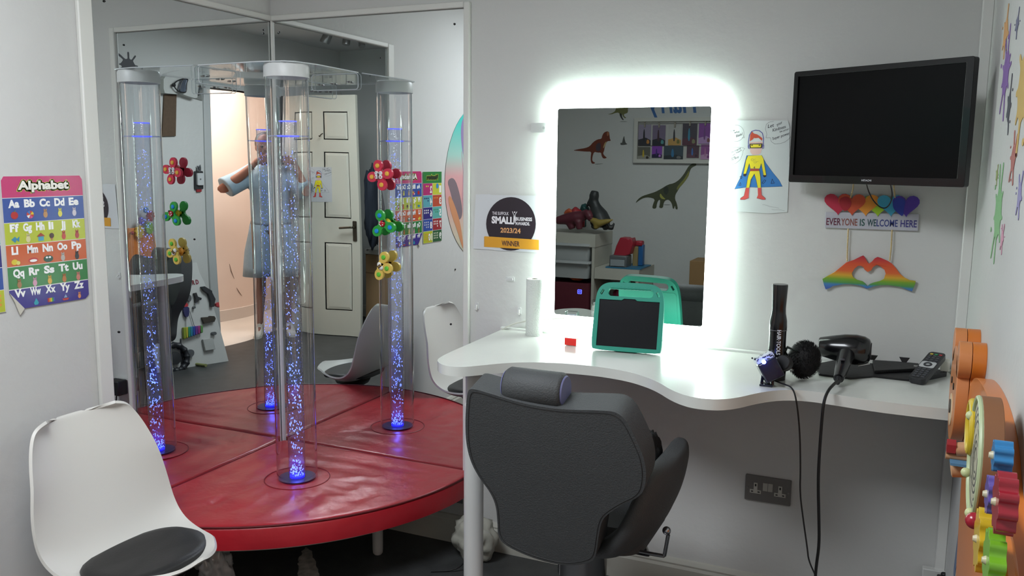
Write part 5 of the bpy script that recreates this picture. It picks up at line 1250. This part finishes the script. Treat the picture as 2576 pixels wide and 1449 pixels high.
# second copy of the hero drawing on the door
S_ = .287
HB = lambda a, b: (-2.19+(a-165)/800*.185, 1.395-(b-115)/1200*.287)
hp = [HB(165,115), HB(960,118), HB(960,1310), HB(165,1310)]
ar = Art(DFm); ar.slab([hp], 'c4c6c8', .0012, 0.0004); ar.dz = .0007; hero(ar, HB)
tag(ar.done('superhero_drawing'), 'second hero drawing taped on the open white door, seen in the mirrors', 'drawing')
crumple('dark_coat', (1.715, -3.32, 1.07), (.075, .10, .33), M('1c2430', .85, bump=.3, bscale=20), 'dark navy coat hanging behind the edge of the open door', 'coat', 12, .25)
tag(build('coat_peg', MB().cyl((1.715, -3.99, 1.42), (1.715, -3.32, 1.40), .008, n=10), M('7a7a7a', .4, .8)), 'metal rail arm holding the navy coat behind the door', 'rail')
t = thing('storage_box', (1.78, -3.66, 0), 'tall brown cardboard box with a white lid beside the door', 'box')
build('carton', MB().box((1.62, -3.86, 0), (1.94, -3.50, .655)), M('9a7c58', .8, var=.05), t, ang=0, bevel=.004)
build('lid', MB().box((1.61, -3.87, .655), (1.95, -3.49, .70)), M('b9b7b0', .5), t, bevel=.006)
build('tape', MB().box((1.62, -3.4995, .49), (1.94, -3.4985, .50)), M('7c6346', .7), t, ang=0)
# ceiling spots near the doorway
for k, (u, v) in enumerate([(822, 92), (868, 96), (912, 102)]):
    p = viaboth(2, ZC-.05, u, v); t = thing('ceiling_spotlight', (p.x, p.y, ZC-.11), ['silver ceiling spotlight furthest from the door, switched off', 'middle ceiling spotlight of the row above the doorway', 'ceiling spotlight nearest the open door'][k], 'spotlight', 'ceiling spotlights above the doorway')
    d = Vector((.35-.3*k, .2, -1)).normalized(); c = Vector((p.x, p.y, ZC-.055))
    build('lamp_head', MB().tube([c-d*.035, c+d*.035, c+d*.045], [.030, .033, .031], 24), M('8d8d8b', .3, .8), t, ang=40)
    build('arm', MB().cyl((p.x, p.y, ZC-.001), c, .008, n=12), M('8d8d8b', .3, .8), t)
    build('rose', MB().cyl((p.x, p.y, ZC-.001), (p.x, p.y, ZC-.014), .036, n=24), M('8d8d8b', .3, .8), t)
# corridor lamp, and a ceiling panel added as fill light
t = thing('fill_panel', (1.05, -2.05, ZC-.03), 'square flat fill light panel added on the ceiling of the room', 'lamp')
build('frame', MB().prism([rrect(.58, -2.52, 1.52, -1.58, .01), rrect(.60, -2.50, 1.50, -1.60, .01)], ZC-.035, ZC-.001), M('c9c9c9', .5), t, ang=0)
build('diffuser', MB().box((.60, -2.50, ZC-.030), (1.50, -1.60, ZC-.025)), M('eef4ff', .5, emit=.9, name='fill_diffuser'), t, ang=0)
t = thing('corridor_lamp', (2.95, -2.72, ZC-.06), 'long flat lamp on the corridor ceiling', 'lamp')
build('diffuser', MB().box((2.80, -3.32, ZC-.06), (3.10, -2.12, ZC-.002)), M('fff0e4', .5, emit=2.0, name='corridor_diffuser'), t, ang=0, bevel=.01)

# ------------------------------------------------------------ dinosaur wall (seen in the lit mirror)
def FL(a, b): p = vialed(YF, 1380+a/4.527, 240+b/4.527); return (-p.x, p.z)
def stick(name, label, shapes, cat='sticker'):
    a = Art(FRONTF(YF+.0006)); a.dz = .0008
    for pts, c, l in shapes:
        P = [FL(*p) for p in pts]
        if l < 0: a.line(P, .012, c, -l)
        else: a.slab([smooth_poly(P, 1)], c, .0008+.0008*l, 0) if l == 0 else a.poly(smooth_poly(P, 1), c, l+1)
    return tag(a.done(name), label, cat, 'dinosaur stickers on the far wall')
stick('dinosaur_sticker', 'long-necked green dinosaur sticker under the photo frame', [
 ([(1640,775),(1660,764),(1686,782),(1680,800),(1650,812),(1620,835),(1602,890),(1575,950),(1530,1010),(1492,1050),(1470,1090),(1445,1130),(1440,1180),(1462,1230),(1475,1298),(1448,1298),(1440,1250),(1430,1292),(1415,1290),(1405,1230),(1370,1185),(1330,1195),(1312,1225),(1302,1285),(1258,1280),(1268,1240),(1272,1190),(1255,1190),(1235,1230),(1228,1290),(1180,1288),(1190,1240),(1215,1180),(1150,1160),(1090,1165),(1040,1190),(985,1232),(1020,1180),(1070,1145),(1150,1120),(1215,1100),(1290,1060),(1360,1015),(1430,1000),(1490,960),(1540,900),(1575,840),(1600,800)], '41472f', 0),
 ([(1600,850),(1605,900),(1570,960),(1520,1020),(1480,1060),(1465,1085),(1460,1050),(1500,1000),(1545,950),(1580,890)], '7a7a3a', 1),
 ([(1275,1110),(1300,1150),(1340,1185),(1290,1180),(1265,1150)], '9a9a4a', 1), ([(1310,1020+25),(1360,1030),(1370,1100),(1340,1140),(1310,1100)], '2e342a', 1),
 ([(1310,1243),(1385,1243),(1385,1249),(1310,1249)], '6a6c68', 0)])
stick('dinosaur_sticker', 'red-brown crested dinosaur sticker standing on two legs', [
 ([(275,628),(340,612),(420,600),(470,580),(510,530),(560,500),(605,495),(612,460),(630,425),(665,408),(690,415),(695,450),(700,500),(712,510),(700,520),(672,520),(655,545),(640,590),(635,630),(620,660),(640,690),(670,712),(625,722),(605,690),(600,650),(560,652),(520,640),(500,700),(498,750),(540,770),(495,782),(480,740),(482,690),(490,640),(430,640),(340,632)], '6a3220', 0),
 ([(540,560),(590,530),(600,600),(580,640),(540,630)], '453b44', 1), ([(620,600),(640,540),(665,520),(650,560),(630,600)], 'b09a6a', 1), ([(665,415),(688,418),(690,450),(668,470)], 'a06a4a', 1),
 ([(530,780),(620,775),(620,780),(530,787)], '6a6c68', 0)])
stick('dinosaur_sticker', 'olive dinosaur sticker cut by the top edge of the lit mirror', [
 ([(670,215),(720,205),(760,180),(770,140),(800,100),(880,90),(905,130),(905,195),(885,205),(855,215),(865,240),(888,255),(870,262),(845,235),(840,210),(830,250),(862,280),(845,282),(815,240),(805,195),(760,200),(720,216)], '6a6c3e', 0),
 ([(810,200),(835,210),(840,250),(860,280),(845,282),(815,240)], '33302a', 1), ([(815,297),(895,297),(895,302),(815,302)], '6a6c68', 0)])
stick('dinosaur_sticker', 'tiny grey flying reptile sticker left of the photo frame', [
 ([(862,455),(868,500),(880,545),(905,555),(860,565),(818,565),(822,535),(838,545),(846,500)], '4a4c48', 0)])
# blue name lettering above the frame
a = Art(FRONTF(YF+.0006)); p0 = FL(1670, 190); p1 = FL(1215, 190); 
q0 = FL(1670, 188)
a.slab([[(q0[0], q0[1]), (q0[0]+.001, q0[1]), (q0[0]+.001, q0[1]+.001)]], '2c5c94', .001, 0); a.dz = .001
a.text('Harry', q0[0]-.01, q0[1]-.065, .40, .24, '2c5c94', 1, .02, 0, .25)
tag(a.done('wall_lettering'), 'blue painted handwriting on the wall above the photo frame', 'lettering')
# photo frame
f0 = FL(975, 768); f1 = FL(975, 250); xl_ = f0[0]; 
t = thing('photo_frame', (-(xl_-.45), YF+.01, f0[1]), 'wide white frame with photographs pegged on strings, on the far wall', 'photo frame')
XA, XB, ZA, ZB = xl_-.92, xl_, f0[1], f1[1]-.005
FF = FRONTF(YF+.001)
build('frame', MB().prism([rrect(XA, ZA, XB, ZB, .002), rrect(XA+.03, ZA+.03, XB-.03, ZB-.03, .002)], 0, .03, mat=FF), M('bdbdb6', .5), t, bevel=.003)
build('backing', MB().prism(rrect(XA+.02, ZA+.02, XB-.02, ZB-.02, .002), 0, .006, mat=FF), M('b0b0ab', .7), t, ang=0)
for vv_ in (325, 575): 
    z_ = FL(1000, vv_)[1]; build('string', MB().tube([FF @ Vector((XA+.03, z_, .012)), FF @ Vector((XB-.03, z_, .012))], .0015, 6), M('4a4a48', .8), t)
ph = [(1025,335,1175,570,['8a8296','1e1e22','b07a3a','2a2a30']),(1185,340,1340,572,['6c6078','3a1e26','4a8a8e','20202a']),(1365,335,1520,568,['a8a8a4','24242a','6a6a30','b08a4a']),(1525,320,1700,568,['3a3440','2c7a96','7a7c5c','502838']),(1710,315,1865,552,['7a3c8e','6a3c7c','7a4a4c','a884b4']),(1018,588,1165,732,['5a5a50','b09a2c','2a2620','8a8a80']),(1180,578,1300,710,['7a3aa0','3a2070','b070c8','1e1440']),(1315,575,1540,732,['33444e','2c6c94','6a6c6c','222a30']),(1575,570,1720,710,['4a3040','3c68a8','2a2030','5a3848']),(1735,560,1850,728,['8a4a8a','a87098','7a3c7c','b48ab0'])]
for i in range(4): 
    ph.append((1880+i*165-(0), 335, 2020+i*165, 560, ['6a5c78','2a2a34','4a8a9a','7a5a50'])); 
for i, (xa, ya, xb, yb, cs) in enumerate(ph):
    A0 = FL(xa, yb); A1 = FL(xb, ya); xq0, xq1 = min(A0[0], A1[0]), max(A0[0], A1[0]); zq0, zq1 = A0[1], A1[1]
    if xq0 < XA+.035: continue
    a = Art(FRONTF(YF+.012)); a.slab([[(xq0, zq0), (xq1, zq0), (xq1, zq1), (xq0, zq1)]], cs[0], .0008, 0); a.dz = .0007
    rnd = random.Random(i+40); w_, h_ = xq1-xq0, zq1-zq0
    a.poly([(xq0, zq0), (xq1, zq0), (xq1, zq0+h_*.28), (xq0+w_*.4, zq0+h_*.38), (xq0, zq0+h_*.25)], cs[3], 2)
    a.poly(smooth_poly([(xq0+w_*.45, zq0+h_*.2), (xq0+w_*.62, zq0+h_*.2), (xq0+w_*.6, zq0+h_*.75), (xq0+w_*.5, zq0+h_*.8)], 1), cs[1], 3)
    a.poly(smooth_poly([(xq0+w_*.1, zq0+h_*.08), (xq0+w_*.35, zq0+h_*.08), (xq0+w_*.3, zq0+h_*.3), (xq0+w_*.12, zq0+h_*.25)], 1), cs[2], 3)
    o = a.done('photograph', t)
    if i < 5 or i > 9: 
        cx = (xq0+xq1)/2; build('peg', MB().prism([(cx-.006, zq1-.02), (cx+.006, zq1-.02), (cx+.006, zq1+.02), (cx-.006, zq1+.02)], .010, .020, mat=FF), M('8a8478', .7), t, ang=0)

# storage unit with stepped tops
def vf(u, v, y): p = vialed(y, u, v); return p
yf_ = -3.56
TB = vf(1497, 590, yf_); TB2 = vf(1607, 680, yf_); xR1, xR2 = TB.x, TB2.x; zT1, zT2 = TB.z, TB2.z
print('STORAGE', xR1, xR2, zT1, zT2)
xL0 = xR1-.46
t = thing('storage_unit', ((xL0+xR2)/2, -3.78, 0), 'white stepped toy storage unit with sliding trays against the far wall', 'storage unit')
wm = M('b5b4a9', .5, name='white_board')
mb = MB()
mb.box((xL0, -3.995, 0), (xL0+.02, yf_, zT1-.02)); mb.box((xR1-.022, -3.995, 0), (xR1, yf_, zT1-.10)); mb.box((xL0-.004, -3.995, zT1-.10), (xR1+.004, yf_+.003, zT1))
mb.box((xR2-.022, -3.995, 0), (xR2, yf_, zT2-.085)); mb.box((xR1+.004, -3.995, zT2-.085), (xR2+.004, yf_+.003, zT2)); mb.box((xL0, -3.995, 0), (xR2, -3.985, zT2-.1)); mb.box((xL0+.02, -3.995, 0), (xR2, yf_, .06))
build('cabinet', mb, wm, t, ang=0)
def tray(zt0, h, xa, xb):
    mb = MB(); rs = []
    for ins, zz in ((.03, zt0-h), (.012, zt0-.02), (.0, zt0-.02), (.0, zt0), (.006, zt0), (.018, zt0-.03), (.036, zt0-h+.006)):
        rs.append([(p[0], p[1], zz) for p in rrect(xa+ins, yf_+.0-.40+ins, xb-ins, yf_+.012-ins, .03, 4)])
    mb.rings(rs); o = build('tray', mb, M('aeb2b2', .35, name='tray_plastic'), t, ang=40)
    build('tray_lip', MB().box((xa+.01, yf_+.010, zt0-.022), (xb-.01, yf_+.028, zt0-.010)), M('aeb2b2', .35, name='tray_plastic'), o, bevel=.003)
z_a = vf(1450, 612, yf_).z; z_b = vf(1450, 656, yf_).z
tray(z_a, .145, xL0+.026, xR1-.028); tray(z_b, .14, xL0+.026, xR1-.028)
# toys on and in the unit
def toy(name, label, limbs, mat, vox=.008, extra=None, cat='toy'):
    mb = MB()
    for pts, rad in limbs: mb.tube(smooth_line([(p[0], p[1], p[2]) for p in pts], 0), rad, 12)
    return tag(build(name, mb, mat, ang=180, remesh=vox), label, cat)
def V(u, v, y): return vialed(y, u, v)
Y1 = -3.70
def limb(px, r, y=Y1): return ([V(u, v, y+(d[0] if d else 0)) for (u, v, *d) in px], r)
floor1 = zT1+.002
toy('toy_dinosaur', 'black rubber dinosaur toy sitting upright on top of the storage unit', [
  limb([(1497,480),(1495,492),(1494,505),(1498,520),(1505,540),(1512,560),(1512,572)], [.030,.040,.036,.045,.075,.085,.05]),
  limb([(1488,500),(1480,512),(1476,520)], [.018,.014,.010]), limb([(1512,555),(1525,568),(1540,574),(1546,560)], [.05,.03,.02,.008]), limb([(1500,560,.05),(1494,574,.08)], [.03,.028]), limb([(1520,560,.05),(1526,575,.08)], [.03,.028])], M('2a2e2e', .5), .009)
toy('toy_dinosaur', 'dark red horned dinosaur toy in front of the black one', [
  limb([(1400,555,.08),(1425,551,.08),(1450,547,.08),(1470,542,.08),(1478,534,.10)], [.03,.045,.05,.04,.03]), limb([(1478,534,.10),(1484,546,.12),(1486,556,.12)], [.035,.03,.015]),
  limb([(1432,556,.08),(1440,576,.08)], [.035,.026]), limb([(1455,556,.10),(1458,577,.10)], [.032,.024]), limb([(1480,546,.12),(1492,552,.14)], [.012,.004])], M('5a2430', .5), .008)
toy('toy_dinosaur', 'green spiked dinosaur head toy behind the red ones', [limb([(1466,533,-.06),(1474,522,-.06),(1478,518,-.06)], [.03,.045,.02]), limb([(1466,520,-.06),(1464,514,-.06)], [.012,.004]), limb([(1473,516,-.06),(1473,510,-.06)], [.012,.004]), limb([(1466,533,-.06),(1466,572,-.06)], [.03,.03])], M('1e4a48', .5), .008)
toy('toy_dinosaur', 'bright red ridged dinosaur toy at the left end of the unit top', [limb([(1432,545,-.02),(1450,534,-.02),(1462,540,-.02),(1462,572,-.02)], [.03,.05,.035,.03])], M('a02c34', .5), .008)
toy('toy_dinosaur', 'orange dinosaur toy with an open jaw at the left end of the unit top', [limb([(1420,538,.0),(1432,530,.0),(1442,534,.0),(1442,575,.0)], [.012,.022,.02,.02]), limb([(1422,532,.0),(1434,528,.0)], [.010,.016])], M('c05a38', .5), .008)
toy('toy_dragon', 'yellow and black winged toy at the right end of the unit top', [limb([(1486,552,.12),(1496,556,.12),(1508,562,.12),(1530,556,.12),(1544,552,.12)], [.018,.026,.03,.018,.004]), limb([(1500,560,.12),(1500,576,.12)], [.026,.02])], M('8a7838', .5), .008)
# garage toy on the lower step
Y2 = -3.72; f2 = zT2+.002; c = V(1575, 640, Y2)
t = thing('toy_garage', (c.x, Y2, f2), 'red, blue and grey toy garage set on the lower step of the storage unit', 'toy')
def bx(u0, v0, u1, v1, ya, yb): a_ = V(u0, v0, Y2+.05); b_ = V(u1, v1, Y2+.05); return (min(a_.x, b_.x), ya, max(f2, min(a_.z, b_.z))), (max(a_.x, b_.x), yb, max(a_.z, b_.z))
build('grey_base', MB().box(*bx(1540, 640, 1582, 676, Y2-.02, Y2+.12)), M('5a5e60', .4), t, bevel=.008)
build('clear_front', MB().box(*bx(1543, 650, 1578, 668, Y2+.12, Y2+.128)), M('8a9296', .2), t, bevel=.002)
P = [(1543,648),(1552,618),(1562,597),(1578,598),(1584,602),(1590,598),(1594,612),(1586,640),(1560,648)]
q = [V(*p, Y2+.05) for p in P]
build('red_ramp', MB().prism([(-p.x, p.z) for p in q], 0, .11, mat=FRONTF(Y2-.04)), M('9c2434', .35), t, bevel=.006)
build('blue_tower', MB().box(*bx(1597, 618, 1608, 672, Y2-.10, Y2-.04)), M('1f5a92', .4), t, bevel=.006)
build('red_lift', MB().box(*bx(1588, 608, 1608, 622, Y2-.10, Y2-.03)), M('9c2434', .4), t, bevel=.01)
build('tan_column', MB().box(*bx(1586, 622, 1597, 674, Y2-.07, Y2-.02)), M('8a7a52', .5), t, bevel=.004)
bz = f2
build('blue_mat', MB().box((c.x-.12, Y2-.16, f2), (c.x+.16, Y2+.14, f2+.008)), M('2a6a8c', .5), t, ang=0)
# soft things in the lower openings
def blob(name, u, v, y, r, col, label, cat, seed, amp=.25):
    p = V(u, v, y); return crumple(name, (p.x, p.y, p.z), r, M(col, .8, bump=.2, bscale=30), label, cat, seed, amp)
p = V(1445, 745, -3.62)
tag(build('red_storage_sack', MB().prism(rrect(xL0+.03, -3.9, xR1-.03, -3.585, .05, 6), .062, max(.12, V(1450, 712, -3.6).z)), M('5a1a28', .8, bump=.3, bscale=12), bevel=.02, bseg=3), 'dark red fabric sack filling the bottom of the storage unit', 'sack')
zs = max(.12, V(1450, 712, -3.6).z)
p = V(1446, 700, -3.66); crumple('orange_cushion', (p.x+.02, -3.66, zs+.060), (.075, .06, .05), M('c0562a', .75), 'small orange cushion on top of the dark red sack', 'cushion', 21, .12)
p = V(1418, 705, -3.66); crumple('blue_ball', (p.x-.06, -3.74, zs+.056), (.05, .05, .05), M('24304c', .6), 'dark blue ball beside the orange cushion', 'ball', 22, .04)
crumple('pink_bag', ((xR1+xR2)/2+.02, -3.72, .31), (.085, .12, .22), M('6a1830', .6), 'crimson bag in the lower opening of the storage unit', 'bag', 24, .2)
# cardboard carton low beside the unit, at the right edge of the mirror view
p = V(1765, 675, -3.85); 
tag(build('cardboard_carton', MB().box((p.x-.06, -3.97, 0), (p.x+.34, -3.70, V(1765, 652, -3.85).z)), M('8a6c46', .8), ang=0, bevel=.004), 'brown carton on the floor at the far wall, seen in the lit mirror', 'box')

# ------------------------------------------------------------ photographer standing in the doorway
PC = Vector((2.500, -2.950, 0)); fd = Vector((-.634, .773, 0)).normalized(); rt = Vector((fd.y, -fd.x, 0))     # rt: the person's right-hand side
def PP(r, f, z): return tuple(PC+rt*r+fd*f+Vector((0, 0, z)))
skin = M('8a5a48', .55, sss=.15, name='skin')
t = thing('person', PC, 'person in a pale denim playsuit and white trainers, both arms raised holding a phone up', 'person')
cr = (CAM-PC); cr.z = 0; cf = cr.dot(fd); crr = cr.dot(rt)       # phone position in body coordinates
hz = 1.469
mb = MB()
mb.tube([PP(0, 0, .86), PP(0, .01, 1.0), PP(0, .0, 1.15), PP(0, -.01, 1.28), PP(0, -.01, 1.36), PP(0, 0, 1.40), PP(0, .01, 1.45), PP(0, .015, 1.50)], [.13, .12, .115, .125, .10, .06, .050, .05], 20)
mb.ell(PP(0, .02, 1.56), (.078, .088, .112), 20)
mb.ell(PP(0, .105, 1.545), (.012, .014, .018), 10); mb.ell(PP(0, .09, 1.49), (.030, .02, .02), 10)
for s_ in (-1, 1):
    mb.tube([PP(s_*.09, 0, .90), PP(s_*.10, .005, .70), PP(s_*.105, .01, .52), PP(s_*.105, .0, .46), PP(s_*.11, -.02, .34), PP(s_*.115, -.015, .20), PP(s_*.12, -.005, .09)], [.095, .078, .058, .053, .056, .042, .034], 16)
    mb.tube([PP(s_*.12, -.03, .055), PP(s_*.125, .07, .045), PP(s_*.13, .16, .03)], [.034, .034, .022], 12)
    sh = Vector(PP(s_*.16, -.01, 1.34)); el = Vector(PP(.37, .10, 1.21) if s_ > 0 else PP(-.33, .16, 1.19)); wr = Vector(PP(crr+s_*.155, cf-.065, 1.43)); ha = Vector(PP(crr+s_*.105, cf-.03, 1.46))
    mb.tube([Vector(PP(s_*.08, 0, 1.35)), sh, sh.lerp(el, .5), el, el.lerp(wr, .3), el.lerp(wr, .7), wr, wr.lerp(ha, .6), ha], [.05, .052, .045, .038, .041, .032, .024, .030, .026], 14)
    for k in range(4):     # fingers curl round the phone's back edge
        z_ = 1.485-.022*k; L = [.0, .85, 1, .9, .7][k+1]
        mb.tube([ha+Vector((0, 0, z_-1.46)), Vector(PP(crr+s_*.085, cf-.016, z_+.004)), Vector(PP(crr+s_*(.085-.018*L), cf-.010, z_+.004)), Vector(PP(crr+s_*(.085-.036*L), cf-.012, z_))], [.0095, .0088, .008, .0065], 8)
    mb.tube([ha+Vector((0, 0, -.02)), Vector(PP(crr+s_*.085, cf-.050, 1.43)), Vector(PP(crr+s_*.055, cf-.045, 1.438))], [.012, .010, .008], 8)
    mb.ell(PP(s_*.080, .01, 1.55), (.014, .014, .026), 8)
build('body', mb, skin, t, ang=180, remesh=.0062)
# hair
mb = MB()
mb.ell(PP(0, -.015, 1.585), (.090, .098, .105), 20)
mb.tube([PP(0, -.08, 1.58), PP(0, -.10, 1.48), PP(0, -.09, 1.36)], [.07, .065, .03], 14)
build('hair', mb, M('3a2a20', .6, bump=.4, bscale=80, name='hair_brown'), t, ang=180, remesh=.008)
for s_ in (-1, 1): build('eye', MB().ell(PP(s_*.032, .102, 1.565), (.011, .008, .008), 12), M('2c241e', .3), t)
# clothing
den = M('8fa3b0', .85, bump=.3, bscale=300, var=.06, vscale=30, name='pale_denim')
def ringb(z, rx, ry, f=0, n=36, r=0):
    return [PP(r+rx*math.cos(2*PI*k/n), f+ry*math.sin(2*PI*k/n)*(-1), z) for k in range(n)]
mb = MB().rings([ringb(.88, .20, .15), ringb(.98, .178, .135), ringb(1.10, .165, .13), ringb(1.24, .185, .14), ringb(1.34, .185, .12, -.005), ringb(1.39, .13, .09), ringb(1.42, .075, .07)])
for s_ in (-1, 1):
    sh = Vector(PP(s_*.15, -.01, 1.335)); el = Vector(PP(.37, .10, 1.21) if s_ > 0 else PP(-.33, .16, 1.19))
    mb.tube([Vector(PP(s_*.06, 0, 1.31)), sh, sh.lerp(el, .5), sh.lerp(el, .92)], [.085, .088, .082, .085], 16)
build('top', mb, den, t, ang=180, remesh=.009)
for s_ in (-1, 1):
    mb = MB(); rs = []
    for z_, rx, ry, c_ in ((.93, .12, .14, .075), (.84, .130, .145, .085), (.70, .140, .15, .105), (.58, .145, .15, .115), (.50, .150, .15, .118)):
        rs.append([PP(s_*c_+rx*(1+.03*math.sin(5*a))*math.cos(a), ry*(1+.03*math.sin(5*a))*math.sin(a), z_) for a in [-2*PI*k/36 for k in range(36)]])
    mb.rings(rs, caps=False); build('shorts_leg', mb, den, t, solid=.005, ang=180)
build('belt', MB().rings([ringb(.925, .190, .148), ringb(.95, .187, .146)], caps=False), M('6c7c88', .8), t, solid=.01)
whm = M('d8d3c8', .6, name='trainer_white')
for s_ in (-1, 1):
    mb = MB(); rs = []
    for f, w, h in ((-.075, .030, .085), (-.06, .038, .095), (-.02, .040, .10), (.04, .040, .082), (.10, .044, .062), (.155, .044, .048), (.19, .036, .038), (.205, .018, .026)):
        rs.append([PP(s_*(.122+max(0, f)*.1)+w*math.cos(a), f, .006+h*(.5+.5*math.sin(a))) for a in [2*PI*k/20 for k in range(20)]])
    sh_ = build('trainer', mb.rings(rs), whm, t, ang=180)
    rs = []
    for f, w in ((-.08, .034), (-.04, .043), (.04, .044), (.11, .049), (.17, .047), (.213, .022)):
        rs.append([PP(s_*(.122+max(0, f)*.1)+x_*w, f, z_) for x_, z_ in ((-1, .001), (1, .001), (1, .022), (-1, .022))])
    build('sole', MB().rings(rs), M('e2ddd2', .5), sh_, ang=40)
    mb = MB()
    for k in range(4): mb.tube([PP(s_*(.125)-.022, .035+k*.018, .090-k*.009), PP(s_*.127, .038+k*.018, .098-k*.009), PP(s_*(.13)+.022, .035+k*.018, .090-k*.009)], .0025, 6)
    build('laces', mb, M('c9c4b8', .8), sh_)
wr = Vector(PP(crr+.165, cf-.075, 1.425)); el = Vector(PP(.37, .10, 1.21)); dd = (el-wr).normalized(); pc_w = wr+dd*.035
e1 = dd.orthogonal().normalized(); e2 = dd.cross(e1)
build('bracelet', MB().tube([pc_w+e1*.031*math.cos(a)+e2*.031*math.sin(a) for a in [2*PI*i/24 for i in range(25)]], .005, 8), M('1c1614', .5), t, label='dark beaded bracelet')
# phone held up behind the lens position
pm = Matrix((rt, Vector((0, 0, 1)), fd)).transposed().to_4x4(); pm.translation = CAM-fd*.035-Vector((0, 0, .012))
t = thing('phone', pm.translation, 'smartphone held sideways in both hands by the photographer', 'phone')
build('case', MB().prism(rrect(-.075, -.037, .075, .037, .010, 5), -.004, .004, mat=pm), M('17181c', .3), t, bevel=.002)
build('lens_block', MB().prism(rrect(-.072, .004, -.040, .034, .006, 4), .004, .006, mat=pm), M('24262c', .2), t, bevel=.001)
